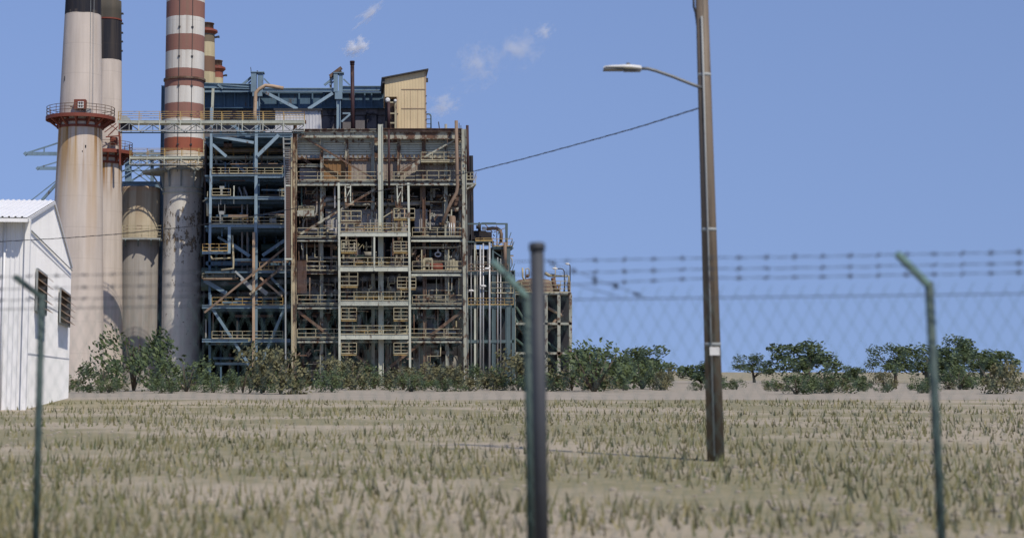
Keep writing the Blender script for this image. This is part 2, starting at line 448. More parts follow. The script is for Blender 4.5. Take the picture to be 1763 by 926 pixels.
for (ax, ay, w, h) in ((115.7, 140, 1.4, 4), (153, 257, 2.0, 2.2), (148, 265.5, 1.2, 1.2)):
    cxm = X(138, ay, Y1); rr = rpx(ay, tab1)*S(ay, Y1); dx = X(ax, ay, Y1)-cx1; yy = Y1 - sqrt(max(0.1, rr*rr-dx*dx))
    MB().box(cx1+dx-w*0.035, cx1+dx+w*0.035, yy-0.05, yy+0.2, Z(ay+h, Y1), Z(ay-h, Y1)).build('opening', M['dark'], t)
ld = MB(); 
for dx in (-0.2, 0.2): ld.bar((cx1+rpx(26, tab1)*S(26,Y1)*0.62+dx, Y1-rpx(26,tab1)*S(26,Y1)*0.82, Z(-50,Y1)), (cx1+rpx(200, tab1)*S(26,Y1)*0.62+dx, Y1-rpx(200,tab1)*S(200,Y1)*0.83, Z(200,Y1)), 0.04)
ld.build('ladder', M['galv'], t)

# second chimney behind it
Y2 = 212.0; cx2 = X(181.5, 265, Y2)
tab2 = [(-10, 22), (0, 22), (265, 28.5), (505, 34), (700, 38)]
t = thing('concrete_chimney', 'chimney with a sooty black top band standing just behind the tallest pale one', 'chimney', (cx2, Y2, 0))
m2 = banded('concrete_chimney_b', [(0, CONC), (Z(107, Y2), BLK), (Z(36, Y2), (0.06, 0.055, 0.045))],
            streak=[(Z(360, Y2), Z(286, Y2), 1.0, (0.25, 0.13, 0.04), 0.48, 1.3), (Z(105, Y2), Z(3, Y2), 0.5, (0.11, 0.10, 0.075), 0.5, 1.0)], grime=0.3)
shaft(MB(), cx2, Y2, Y2, tab2, 3).build('shaft', m2, t)
b = MB().lathe(cx2, Y2, [(22.9*S(35,Y2), Z(37,Y2)), (23.9*S(35,Y2), Z(37,Y2)), (23.9*S(35,Y2), Z(34.6,Y2)), (22.9*S(35,Y2), Z(34.6,Y2))], 48, sharp=True); b.build('hoop', M['ringred'], t)
b = MB()
for py in (24, 41, 57, 72, 88): b.box(cx2+22.3*S(py,Y2), cx2+26*S(py,Y2), Y2-0.3, Y2+0.3, Z(py+1,Y2), Z(py-1,Y2))
b.build('cable_bracket', M['trim'], t)
ring_platform(t, cx2, Y2, Z(262, Y2), 28.6*S(265, Y2), 46*S(265, Y2), M['ringred'], M['rust'], 0.45, 12, Z(262, Y2)-Z(282, Y2))
f2 = Y2-28*S(240,Y2)
b = MB().box(X(191, 240, f2), X(203, 240, f2), f2-0.9, f2, Z(250, f2), Z(238, f2)); b.build('equipment_box', M['ringred'], t)
b = MB()
b.line((204, 205), (207, 262), f2-1.4, 0.22); b.line((182, 236), (207, 234), f2-1.4, 0.15); b.line((207, 214), (186, 234), f2-1.4, 0.12); b.line((206.5, 235), (207, 285), f2-1.4, 0.2)
b.line((190, 215), (207, 228), f2-1.4, 0.1); b.line((180, 228), (200, 213), f2-1.4, 0.1)
b.build('davit_frame', M['ringred'], t)

# striped chimney
Y3 = 215.0; cx3 = X(316.3, 252, Y3)
tab3 = [(-60, 32.5), (0, 33), (135, 33.4), (250, 33.4), (505, 33.5), (700, 33.8)]
WH = (0.60, 0.58, 0.53); RD = (0.25, 0.125, 0.10); RD2 = (0.29, 0.09, 0.055); BG = (0.62, 0.57, 0.48)
def zc(py): return Z(py + 4.5, Y3)     # row at the silhouette edge rather than at the middle of the curve
bands3 = [(0, WH), (Z(308, Y3), BG), (Z(266, Y3), RD2), (Z(242, Y3), WH), (Z(209, Y3), RD), (Z(183, Y3), WH), (Z(155.5, Y3), RD),
          (Z(123, Y3), WH), (Z(93.5, Y3), RD), (Z(65.5, Y3), WH), (Z(36, Y3), RD), (Z(8.5, Y3), WH)]
m3 = banded('striped_chimney', bands3, peel=(Z(560, Y3), Z(334, Y3), 0.95, (0.075, 0.055, 0.035), (0.36, 0.285, 0.20)),
            streak=[(Z(560, Y3), Z(300, Y3), 0.35, (0.42, 0.30, 0.19), 0.5, 0.9), (Z(300, Y3), Z(0, Y3), 0.35, (0.2, 0.14, 0.1), 0.54, 1.5)], grime=0.22)
t = thing('striped_chimney', 'chimney painted in red and white bands, paint peeling below its platform', 'chimney', (cx3, Y3, 0))
shaft(MB(), cx3, Y3, Y3, tab3, -58).build('shaft', m3, t)
def hoop(py, dr, hpx, mat, nm='hoop'):
    r = rpx(py, tab3)*S(py, Y3)
    MB().lathe(cx3, Y3, [(r-0.05, Z(py+hpx, Y3)), (r+dr, Z(py+hpx, Y3)), (r+dr, Z(py-hpx, Y3)), (r-0.05, Z(py-hpx, Y3))], 64, sharp=True).build(nm, mat, t)
hoop(139, 0.22, 1.6, M['rust']); hoop(326, 0.12, 1.0, M['greenc']); hoop(334, 0.14, 1.0, M['greenc'])
b = MB()
for ax in (311, 333):
    r = 33.4*S(150, Y3)
    dx = X(ax, 150, Y3)-cx3; yy = Y3-sqrt(r*r-dx*dx)-0.05
    b.bar((cx3+dx, yy, Z(-50, Y3)), (cx3+dx, yy, Z(300, Y3)), 0.06)
    for py in range(3, 290, 50): b.box(cx3+dx-0.14, cx3+dx+0.14, yy-0.1, yy+0.1, Z(py+1.2, Y3), Z(py-1.2, Y3))
b.build('conductor', M['trim'], t)
dk = ring_platform(t, cx3, Y3, Z(293, Y3), 33.4*S(295, Y3), 40.5*S(295, Y3), M['ringgrey'], M['yellow'], 0.3, 10, Z(293, Y3)-Z(322, Y3), rail_h=0.9, band=False)
ex = MB()
zt, zb2 = Z(295, Y3), Z(299.5, Y3)
pts = [(246, -.6), (262, -2.0), (290, -4.4), (290, 3), (262, 2.5), (246, 1.0)]
k = len(ex.v)
pp = [(X(a, 295, Y3), Y3+d) for a, d in pts]
ex.v += [(x, y, zb2) for x, y in pp] + [(x, y, zt) for x, y in pp]; n = 6
ex.f += [[i for i in range(n)][::-1], [n+i for i in range(n)]] + [[i, (i+1) % n, n+(i+1) % n, n+i] for i in range(n)]; ex.sm += [False]*8
ex.bar((X(262,300,Y3), Y3-1, zb2), (X(284, 333, Y3), Y3-1, Z(333, Y3)), 0.2)
ex.build('platform_extension', M['ringgrey'], t)

# brown capped chimneys far behind
def capped(px, ytop, Y, rp, ybands, label, ledge):
    cx = X(px, ytop+60, Y)
    t = thing('capped_chimney', label, 'chimney', (cx, Y, 0), 'rusty topped chimneys behind the striped one')
    mm = banded('capped_chimney_mat', [(0, (0.42, 0.36, 0.22))] + [(Z(a, Y), c) for a, c in ybands], grime=0.45)
    r = rp*S(ytop, Y)
    MB().lathe(cx, Y, [(r*1.5, 0), (r*1.12, Z(ytop+90, Y)), (r, Z(ytop+16, Y))], 40).build('shaft', mm, t)
    MB().lathe(cx, Y, [(r*0.9, Z(ytop+16, Y)), (r*0.86, Z(ytop+1, Y)), (r*0.95, Z(ytop+1, Y)), (r*0.95, Z(ytop, Y)), (r*0.7, Z(ytop, Y))], 40).build('cap', M['rust'], t)
    MB().lathe(cx, Y, [(r, Z(ytop+19, Y)), (r*1.38, Z(ytop+15, Y)), (r*1.34, Z(ytop+12, Y)), (r*0.85, Z(ytop+9, Y))], 40, sharp=True).build('collar', M['ringred'], t)
    b = MB(); b.bar((cx+r, Y, Z(ytop+ledge, Y)), (cx+r*1.55, Y-0.4, Z(ytop+ledge-1, Y)), 0.35); b.box(cx+r*1.35, cx+r*1.6, Y-0.8, Y, Z(ytop+ledge+1, Y), Z(ytop+ledge-1.5, Y))
    b.build('lamp_bracket', M['trim'], t)
DKB = (0.17, 0.10, 0.065)
capped(354.5, 41, 330, 14.5, [(Z(127, 330)-Z(0,330)*0 and 0.1 or 0.1, (0.42,0.36,0.22))][:0] + [(128, (0.17,0.10,0.065)), (101, (0.44,0.38,0.24)), (76, (0.15,0.12,0.08))], 'rust capped chimney, the taller of two standing close behind the striped one', 24)
capped(371.5, 105, 380, 12, [(136, (0.24,0.085,0.06)), (124, (0.15,0.09,0.07))], 'short rust capped chimney, lower of the two behind the striped one', 26)

# ------------------------------------------------------------------ concrete silo between the chimneys
Ys = 216.0; cs = X(240, 400, Ys)
t = thing('concrete_silo', 'brown stained concrete silo between the pale and the striped chimneys', 'silo', (cs, Ys, 0))
ms = banded('silo_mat', [(0, (0.31, 0.295, 0.275)), (Z(412, Ys), (0.44, 0.385, 0.29)), (Z(333, Ys), (0.46, 0.34, 0.24))], grime=0.5, streak=[(Z(420, Ys), Z(326, Ys), 0.7, (0.24, 0.16, 0.09), 0.5, 0.7)])  # darker lowest band paints the shade below the platform into the colour
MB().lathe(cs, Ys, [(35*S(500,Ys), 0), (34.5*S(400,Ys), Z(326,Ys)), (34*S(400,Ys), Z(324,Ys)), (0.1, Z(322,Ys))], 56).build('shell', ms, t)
fs = Ys-3.1
pl = MB().box(X(211,411,fs), X(277,411,fs), fs-.75, fs+2.5, Z(413,fs), Z(410.5,fs)).build('platform', M['galv'], t)
b = MB(); b.rail(211, 277.5, 388.5, 411, fs-.7, 6, 0.07, 3); b.rail(277.5, 277, 388.5, 411, fs-.7, 1, 0.07, 3, Yb=fs+2); b.build('railing', M['beige'], pl)
for ax in (216, 238, 260, 275): MB().bar(P(ax, 413, fs-1), P(ax, 423, fs+0.2), 0.16).build('bracket', M['teal'], pl)

# ------------------------------------------------------------------ walkways
def walkway(name_label, x0, x1, pdeck, Y, Wd, truss_py, rail_py, posts, group):
    t = thing('truss_walkway', name_label, 'walkway', (X(x0, pdeck, Y), Y, Z(truss_py, Y)), group)
    d = MB(); d.box(X(x0,pdeck,Y), X(x1,pdeck,Y), Y, Y+Wd, Z(pdeck+1.5,Y), Z(pdeck,Y))
    d.build('deck', M['galv'], t)
    for dy in (0, Wd):
        g = MB(); a = P(x0, pdeck+1, Y); e = P(x1, pdeck+1, Y); a.y = e.y = Y+dy+(-0.12 if dy == 0 else 0.12)
        g.ibeam(a, e, Z(pdeck-1.8,Y)-Z(pdeck+2.8,Y), 0.2, 0.07)
        g.build('girder', M['greenc'], t)
        tr = MB(); zb = Z(truss_py, Y); zt = Z(pdeck+3, Y); xa, xb = a.x, e.x
        tr.bar((xa, a.y, zb), (xb, a.y, zb), 0.11, 0.13)
        n = int((xb-xa)/1.25)
        for i in range(n):
            u, v = xa+(xb-xa)*i/n, xa+(xb-xa)*(i+1)/n
            if i % 2: tr.bar((u, a.y, zt), (v, a.y, zb), 0.07)
            else: tr.bar((u, a.y, zb), (v, a.y, zt), 0.07)
            if i % 2: tr.bar((u, a.y, zb), (u, a.y, zt), 0.07)
            tr.bar((u, Y, zb), (u, Y+Wd, zb), 0.07) if dy == 0 and i % 2 == 0 else None
        tr.build('truss', M['galv'] if dy == 0 else M['teal'], t)
        r = MB(); z0 = Z(pdeck-1.5, Y); z1 = Z(rail_py, Y)
        for q in (1.0, 0.5): r.bar((xa, a.y, z0+(z1-z0)*q), (xb, a.y, z0+(z1-z0)*q), 0.055)
        for i in range(posts+1):
            u = xa+(xb-xa)*i/posts; r.bar((u, a.y, z0), (u, a.y, z1), 0.09 if dy == 0 else 0.06)
        r.build('railing', M['yellow'], t)
        if dy == 0:
            for i in range(posts+1):
                u = xa+(xb-xa)*i/posts; MB().bar((u, Y-0.2, zb-0.05), (u, Y-0.2, z0), 0.09).build('hanger', M['greenc'], t)
    return t
wt = walkway('upper steel truss walkway with yellow railings crossing the striped chimney high up', 204, 524, 209, 194.6, 1.5, 225.5, 192.5, 9, 'truss walkways')
b = MB().tube([P(215, 214, 195.4), P(216.5, 200, 195.4)], 1.0, 12); b.v = []; b.f = []; b.sm = []
b.pb(207, 214, 226, 223, 195.2, 0.9); b.build('equipment_box', M['trim'], wt)
b = MB(); b.poly([P(208,208,195.4), P(226,208,195.4), P(222,203,195.4), P(216,199,195.4), P(209,201,195.4)], 1.0); b.build('hood', M['galv'], wt)
walkway('lower steel truss walkway with yellow railings reaching the second chimney', 224, 490, 270.5, 209.7, 1.3, 283, 256, 9, 'truss walkways')

# ------------------------------------------------------------------ blue pipe rack behind the chimneys
YB = 250.0
t = thing('blue_pipe_rack', 'blue steel rack with booms sticking out left of the chimneys', 'pipe rack', (X(240, 400, YB), YB, 0))
b = MB()
b.line((43, 265), (285, 265), YB, 0.25, 0.55); b.line((45, 264), (95, 248), YB, 0.22); b.line((76, 263), (76, 254), YB, 0.2); b.line((95, 248), (150, 228), YB, 0.22)
b.line((42, 267), (46, 263), YB, 0.5)
b.build('boom', M['blue'], t)
b = MB(); b.line((64, 290), (180, 290), YB, 0.22, 0.5); b.line((65, 289), (95, 280), YB, 0.18); b.line((95, 280), (150, 262), YB, 0.18); b.line((63, 292), (67, 288), YB, 0.4)
b.build('boom', M['blue'], t)
b = MB(); b.line((45, 352), (96, 312), YB, 0.14); b.build('stay', M['blue'], t)
b = MB(); b.line((66, 352), (96, 318), YB, 0.4); b.line((96, 318), (120, 290), YB, 0.4); b.build('strut', M['blue'], t)
for ax in (206, 218, 223.5, 262, 290): MB().line((ax, 258), (ax, 660), YB+1, 0.5 if ax > 212 else 0.3).build('column', M['blue'], t)
b = MB()
for (a, c) in (((210, 285), (262, 258)), ((210, 306), (285, 262)), ((210, 262), (262, 312)), ((222, 312), (285, 283)), ((210, 296), (222, 288)), ((222, 290), (262, 318)), ((225, 284),(285, 284)), ((205, 294),(285,294)), ((225, 262), (240, 276)), ((262, 262),(285, 290)), ((225,314),(262,284))):
    b.line(a, c, YB+0.5, 0.17)
b.build('bracing', M['blue'], t)
g = MB(); g.ibeam(P(200, 319.5, 229), P(281, 319.5, 229), 1.1, 0.5, 0.09); g.build('girder', M['blue'], t)
MB().pb(210, 326, 281, 329, 229.5, 1.0).build('girder', M['blued'], t)

# ------------------------------------------------------------------ boiler house with blue roof girders
YU = 222.0
t = thing('boiler_house', 'sooty grey boiler house topped by deep blue steel roof girders', 'building', (X(500, 300, YU), YU, 0))
w = MB(); w.corr((X(352, 200, YU+3), YU+3), (X(686, 200, YU+3), YU+3), 0, Z(184, YU+3), 1.5, 0.06); w.box(X(352,200,YU+3), X(686,200,YU+3), YU+3.1, YU+28, 0, Z(184,YU+3)-0.1)
w.build('wall', M['greywall'], t)
w = MB()
for (a, c, y0, y1, d) in ((553, 575, 200, 222, 0.3), (590, 604, 200, 222, .25), (612, 628, 200, 222, 0.4), (630, 650, 184, 196, .9), (632, 648, 197, 222, .5), (651, 668, 199, 222, .3), (553, 604, 187, 199, .45), (612, 630, 186, 198, .5), (650, 668, 186, 198, .6), (385,400,190,205,.4),(408,430,192,206,.3),(360,382,188,204,.2)):
    MB().pb(a, y0, c, y1, YU+2.6-d, 0.4).build('cladding_panel', M['greywall'], t)
g = MB(); g.pb(352, 160, 660, 185, YU+1.6, 0.3); g.pb(352, 184, 660, 186.5, YU+1.2, 0.8); g.pb(352, 158.5, 660, 161, YU+1.2, 0.8)
for ax in (386, 404, 428, 480, 515, 538, 558, 610, 628, 640): g.pb(ax-1.3, 161, ax+1.3, 184, YU+1.2, 0.4)
g.build('plate_girder', M['blued'], t)
g = MB(); g.ibeam(P(283, 146, YU), P(438, 150, YU), 0.75, 0.6, 0.1); g.build('roof_girder', M['blue'], t)
g = MB(); g.ibeam(P(450, 155.5, YU), P(578, 155.5, YU), 0.55, 0.6, 0.1); g.build('roof_girder', M['bluel'], t)
g = MB(); g.ibeam(P(590, 153, YU), P(664, 153, YU), 0.7, 0.6, 0.1); g.pb(590, 148, 664, 158, YU+0.3, .1); g.build('roof_girder', M['blue'], t)
g = MB(); g.pb(352, 146, 433, 156, YU+0.4, 0.15); g.line((352, 143.5), (440, 151), YU-0.1, 0.25, 0.18); g.line((375, 146), (384, 153), YU-0.2, 0.3); g.line((352, 158), (440, 157), YU, 0.25); g.build('roof_girder', M['blue'], t)
for (ax, w0, y0, y1, w1) in ((443.5, 22, 125.5, 166, 8), (583, 17, 126.5, 171, 7)):
    c = MB(); zt, zb = Z(y0, YU-.6), Z(y1, YU-.6); s_ = S(150, YU)
    c.box(X(ax, 145, YU)-w0*s_/2, X(ax, 145, YU)-w0*s_*0.08, YU-0.75, YU+0.6, Z(160, YU), zt)
    c.box(X(ax, 145, YU)+w0*s_*0.02, X(ax, 145, YU)+w0*s_/2-0.12, YU-0.6, YU+0.6, Z(160, YU), zt)
    c.box(X(ax, 145, YU)-w0*s_*0.5-0.06, X(ax, 145, YU)+w0*s_*0.5+0.06, YU-0.85, YU+0.9, zt, zt+0.12)
    c.box(X(ax, 160, YU)-w0*s_*0.38, X(ax, 160, YU)+w0*s_*0.38, YU-0.7, YU+0.6, zb, Z(158, YU))
    hd = c.build('column_head', M['blue'], t)
    c = MB(); c.hcol(X(ax, 195, YU), YU-0.5, Z(330, YU), zb-0.01, w1*s_, 0.7); c.build('column', M['bluel'], t)
    b = MB(); L_ = ax-w0/2; R_ = ax+w0/2
    b.line((L_, y0+8), (L_-16, 147), YU, 0.3); b.line((L_, y0+14), (L_-8, 147), YU, 0.2); b.line((R_, y0+10), (R_+11, 147), YU, 0.18)
    b.build('strut', M['blue'], t)
b = MB(); b.line((458, 160), (512, 188), YU-0.5, 0.42); b.build('brace', M['bluel'], t)
b = MB(); b.line((573, 161), (531, 188), YU-0.5, 0.42); b.build('brace', M['bluel'], t)
b = MB(); b.line((603, 197), (588, 210), YU-0.3, 0.25); b.line((590, 195.5), (603, 195.5), YU-0.3, 0.2); b.build('brace', M['bluel'], t)
b = MB(); b.line((431.5, 116), (433, 128), YU, 0.09); b.line((443, 122), (443, 127), YU, 0.16); b.build('mast', M['trim'], t)
b = MB(); b.line((568, 132), (588, 117), YU-0.2, 0.45); b.build('angled_duct', M['rust'], t)
b = MB(); b.line((569, 136), (587, 122), YU+0.3, 0.5); b.line((569.5, 134), (569.5, 153), YU+0.3, 0.3); b.build('angled_duct', M['duct'], t)
c = MB(); c.hcol(X(280, 220, YU+2), YU+2, 0, Z(147, YU+2), 6.5*S(220, YU), 0.8); c.build('column', M['blue'], t)
c = MB(); c.line((367, 153), (364, 222), YU-1, 0.35); c.build('column', M['greenc'], t)
# tan pipe hooped over the roof beam
tp = MB(); YP = 219.5
tp.tube([P(440, 214, YP), P(438.5, 195, YP), P(439.5, 175, YP), P(440.5, 160, YP), P(446, 154, YP), P(457, 147.5, YP), P(470, 149, YP), P(488, 152.5, YP)], 0.26, 10)
tag(tp.build('roof_pipe', M['duct']), 'tan pipe bent over the blue roof girder beside its column', 'pipe')
# white shed on roof
ws = thing('roof_shed', 'small white corrugated shed standing on the roof, left of the dark exhaust stack', 'shed', (X(513, 222, 212), 212, Z(222, 212)))
w = MB(); x0, x1 = X(474, 205, 212), X(551.5, 205, 212); w.corr((x0, 212), (x1, 212), Z(243, 212), Z(190.5, 212), 0.42, 0.05); w.corr((x1, 212), (x1, 218), Z(243, 212), Z(190.5, 212), 0.42, 0.05); w.box(x0, x1-.02, 212.06, 218, Z(243, 212), Z(190.6, 212))
w.build('wall', M['whitewall'], ws)
MB().box(x0-0.2, x1+0.25, 211.6, 218.2, Z(190.4, 212), Z(188, 212)).build('roof', M['trim'], ws)
MB().pb(548, 192, 549.6, 194, 211.9, .1).build('lamp', M['trim'], ws)
# exhaust stack
st = thing('exhaust_stack', 'slim dark brown exhaust stack rising from the roof with steam above', 'stack', (X(607, 222, 210), 210, Z(260, 210)))
MB().tube([P(607.5, 250, 210), P(606.5, 108, 210)], 3.3*S(160, 210), 16).build('pipe', M['darkpipe'], st)
b = MB(); b.tube([P(606.5, 109, 210), P(606.5, 105.5, 210)], 4.2*S(110, 210), 16); b.tube([P(606.5, 112, 210), P(606.5, 110, 210)], 4.0*S(110, 210), 16); b.build('cap', M['darkpipe'], st)

# cream tower
YC = 214.0
ct = thing('cream_penthouse', 'cream clad rooftop penthouse with a slanted roof and corner cut-out', 'building', (X(700, 222, YC), YC, Z(235, YC)))
def xz(px, py, Y=YC): return X(px, 170, Y), Z(py, Y)
w = MB()
xa, _ = xz(662.5, 0); xb, _ = xz(683, 0); xc, _ = xz(733, 0)
ztop = lambda x: Z(136, YC) + (Z(122.5, YC)-Z(136, YC))*(x-xa)/(xc-xa)
w.corr((xa, YC), (xb, YC), Z(167, YC), 0, 0.36, 0.016, topf=lambda u: ztop(xa+(xb-xa)*u))
w.corr((xb, YC), (xc, YC), Z(240, YC), 0, 0.36, 0.016, topf=lambda u: ztop(xb+(xc-xb)*u))
w.corr((xc, YC), (xc, YC+9), Z(240, YC), Z(122.5, YC), 0.36, 0.016)
k = len(w.v)
w.poly([(xa, YC+0.08, Z(167,YC)), (xb, YC+0.08, Z(167,YC)), (xb, YC+0.08, Z(240,YC)), (xc-.02, YC+0.08, Z(240,YC)), (xc-.02, YC+0.08, ztop(xc)-.05), (xa, YC+0.08, ztop(xa)-.05)], 8.8)
w.build('wall', M['cream'], ct)
b = MB(); e = 0.35; y0 = YC-0.4
b.bar((xa-e*1.2, YC+4, ztop(xa)+0.02), (xc+e, YC+4, ztop(xc)+0.16), 9.2, 0.16); b.box(xa-0.35, xa-0.02, YC-0.3, YC+8, Z(144, YC), ztop(xa)-0.05)
b.build('roof', M['trim'], ct)
b = MB()
for ax_ in (697, 707, 719): b.pb(ax_-.3, 155, ax_+.3, 222, YC-.03, .03)
for py in (154, 187): b.box(X(691, py, YC), xc, YC-0.085, YC-0.055, Z(py+0.5, YC), Z(py-0.5, YC))
b.box(xb-0.02, xb+0.1, YC-0.07, YC+0.1, Z(222,YC), Z(167,YC)); b.box(xc-0.1, xc+0.06, YC-0.07, YC+0.1, Z(222,YC), ztop(xc)-0.1)
b.build('seam_trim', M['duct'], ct)
b = MB()
for (ax, ay) in ((734, 165), (734, 178), (734, 193), (734, 206), (684.5, 196)): b.pb(ax-0.8, ay-0.8, ax+0.8, ay+0.8, YC-0.15, .2)
b.pb(733.5, 134.5, 737, 141, YC+1, 0.6); b.build('fixture', M['trim'], ct)
b = MB(); b.rail(734, 741.5, 197, 222, YC+2, 1, 0.09, 2); b.tube([P(734, 197, YC+2), P(739, 196.5, YC+2), P(742, 200, YC+2), P(742, 222, YC+2)], 0.1, 6); b.build('ladder_hoop', M['teal'], ct)
# recess with ladder frame and vent fans
lf = thing('caged_ladder', 'pale caged ladder beside the cream penthouse with two white fan discs above it', 'ladder', (X(675, 222, 213), 213, Z(235, 213)))
b = MB()
for ax in (669.5, 681): b.line((ax, 176), (ax, 228), 212.6, 0.24)
for ay in (176.5, 195.5, 212): b.line((669.5, ay), (681, ay), 212.6, 0.18)
b.build('frame', M['beige'], lf)
b = MB()
for i in range(24): b.line((670, 178+i*1.9), (681, 178+i*1.9), 213.2, 0.06)
for ax in (673, 676, 679): b.line((ax, 177), (ax, 222), 213.3, 0.07)
b.build('rung', M['rust'], lf)
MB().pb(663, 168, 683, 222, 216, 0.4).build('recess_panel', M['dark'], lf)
for (ax, ay, rr) in ((667.5, 172.5, 4.2), (680.5, 173.5, 2.6)):
    cxx = P(ax, ay, 212.4); s_ = S(172, 212)
    MB().tube([cxx+Vector((0,0.25,0)), cxx, cxx-Vector((0,.12,0))], [rr*s_, rr*s_, rr*s_*0.5], 16).build('fan_disc', M['lampw'], lf)

# ------------------------------------------------------------------ main rusted steel frame
YF = 200.0; DP = 24.0; YK = YF+DP
T = thing('boiler_building', 'big open steel boiler building, pale green paint flaking to rust, full of decks and pipes', 'building', (X(655, 400, YF), YF, 0))
def part(mb, name, mat, parent=None): return mb.build(name, M[mat], parent or T)
def col(px, y0, y1, wpx, mat, Y=YF, name='column', d=None):
    mb = MB(); m_ = (y0+min(y1, 505))/2; w = wpx*S(m_, Y)
    z0 = 0 if y1 > 640 else Z(y1, Y)
    mb.hcol(X(px, m_, Y), Y, z0, Z(y0, Y), w, d or w*0.9)
    return part(mb, name, mat)
col(507, 222, 660, 8, 'rustcol', YF-0.3)
col(655.5, 214, 660, 8.5, 'greenc', YF-0.6)
col(800, 222, 660, 8, 'green', YF-0.4)
for (ax, mat) in ((554, 'green'), (597, 'rustgreen'), (642, 'green'), (687, 'rustgreen'), (730, 'rust'), (768, 'green')): col(ax, 238, 660, 5.5, mat, YF+0.9)
for ax in (520, 560, 600, 640, 690, 735, 775): col(ax, 250, 660, 5, 'rust', YF+14)
# top girders
def girder(x0, x1, y0, y1, mat, Y=YF, w=0.45):
    mb = MB(); h = Z(y0, Y)-Z(y1, Y); m_ = (y0+y1)/2
    mb.ibeam(P(x0, m_, Y+w/2), P(x1, m_, Y+w/2), h, w, min(0.09, h*0.15)); return part(mb, 'beam', mat)
girder(512, 651, 222.5, 227.5, 'rustgreen', YF-0.1); girder(660, 796, 221.5, 227, 'rust', YF-0.1)
girder(512, 651, 228, 237.5, 'green'); girder(660, 796, 228, 240, 'rustgreen')
for (a, c, m_) in ((512, 551, 'green'), (557, 594, 'green'), (600, 640, 'green'), (660, 685, 'rustgreen'), (690, 728, 'green'), (733, 766, 'green'), (771, 796, 'rustgreen')):
    girder(a, c, 238.5, 245.5, m_, YF+1.0, .3)
    lv = MB()
    for q in (248, 252, 256, 260, 264): lv.line((a, q), (c, q), YF+1.35, 0.12, 0.2)
    lv.pb(a, 246, c, 267, YF+1.5, 0.1); part(lv, 'louvre_panel', 'greenc')
    hd = MB(); n = max(3, int((c-a)/7))
    for i in range(n): 
        ax = a+(c-a)*(i+0.5)/n; hd.tube([P(ax, 269, YF+1.4), P(ax, 269, YF+2.2)], 2.5*S(269, YF), 10)
    part(hd, 'header_stub', 'panel')
girder(553, 795, 272.5, 277, 'rustgreen', YF+1.5, .2); girder(512, 553, 283, 288, 'green', YF+1.5, .4)
MB().pb(528, 265, 550, 272, YF+5, 0.4).build('beam', M['bluel'], T); MB().pb(557, 266, 577, 273, YF+6, 0.3).build('beam', M['bluel'], T)
w = MB(); w.corr((X(553, 290, YF+1.8), YF+1.8), (X(605, 290, YF+1.8), YF+1.8), Z(318, YF+1.8), Z(275, YF+1.8), 0.5, 0.05)
part(w, 'wall_panel', 'rust').data.materials[0] = paint('orange_rust_sheet', (0.26, 0.145, 0.06), rust=0.4, scale=0.35, zs=0.1, rustc=((0.19,0.085,0.03),(0.10,0.05,0.022)), soft=0.2)
w = MB(); w.corr((X(605, 290, YF+1.8), YF+1.8), (X(796, 290, YF+1.8), YF+1.8), Z(318, YF+1.8), Z(275, YF+1.8), 0.5, 0.05); part(w, 'wall_panel', 'rustwall')
w = MB(); w.corr((X(512, 255, YF+7), YF+7), (X(796, 255, YF+7), YF+7), Z(275, YF+7), Z(226, YF+7), 0.5, 0.05); part(w, 'wall_panel', 'rustgreen')
b = MB(); b.pb(516, 290, 552, 312, YF+3.5, 2.5); part(b, 'duct', 'panel')
# floors
def floor(py, x0=512, x1=796, Yfr=YF, t=0.25, d=DP):
    mb = MB(); z = Z(py, Yfr); mb.box(X(x0,py,Yfr), X(x1,py,Yfr), Yfr+0.1, Yfr+d, z-t, z-0.02)
    n = 8
    for i in range(n):
        yy = Yfr+2+i*(d-3)/n; mb.box(X(x0,py,Yfr), X(x1,py,Yfr), yy, yy+0.3, z-t-0.5, z-t)
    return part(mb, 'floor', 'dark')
zroof = Z(224, YF)
mb = MB(); mb.box(X(506,224,YF), X(804,224,YF), YF+9, YK, zroof-0.4, zroof); part(mb, 'roof', 'rust')
for q in (3.2, 6):
    mb = MB(); mb.box(X(512,224,YF), X(796,224,YF), YF+q, YF+q+.35, zroof-.5, zroof); part(mb, 'beam', 'rustgreen')
floor(311); floor(409, 512, 583); floor(409, 707, 796); floor(467); floor(525); floor(583)
floor(360, 512, 796, YF+8, d=DP-8)
girder(512, 651, 312, 320, 'green', YF-0.05); girder(660, 796, 311.5, 319.5, 'green', YF-0.05)
girder(512, 583, 409, 416, 'green', YF-0.05); girder(708, 796, 408, 416.5, 'greenc', YF-0.05)
girder(512, 583, 467, 472, 'rustgreen', YF-0.05); girder(708, 796, 467, 475.5, 'greenc', YF-0.05)
for py in (524, 582): girder(512, 796, py, py+8, 'green', YF-0.05)
# railings along the floor edges
for (a, c, y0, y1, n) in ((512, 651, 296, 310.5, 4), (660, 715, 296.5, 310.5, 3), (715, 796, 294, 310.5, 4), (512, 583, 392.5, 407.5, 2), (710, 796, 392, 407.5, 4),
                          (520, 580, 450, 466, 2), (710, 796, 450, 466, 3), (512, 583, 508, 523, 2), (710, 796, 508, 523, 3), (512, 796, 566, 581, 9)):
    b = MB(); b.rail(a, c, y0, y1, YF-0.1, n, 0.07); part(b, 'railing', 'beige')
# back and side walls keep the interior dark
w = MB(); w.corr((X(500,300,YK), YK+0.2), (X(815,300,YK), YK+0.2), 0, zroof, 1.0, 0.1); part(w, 'back_wall', 'dark')
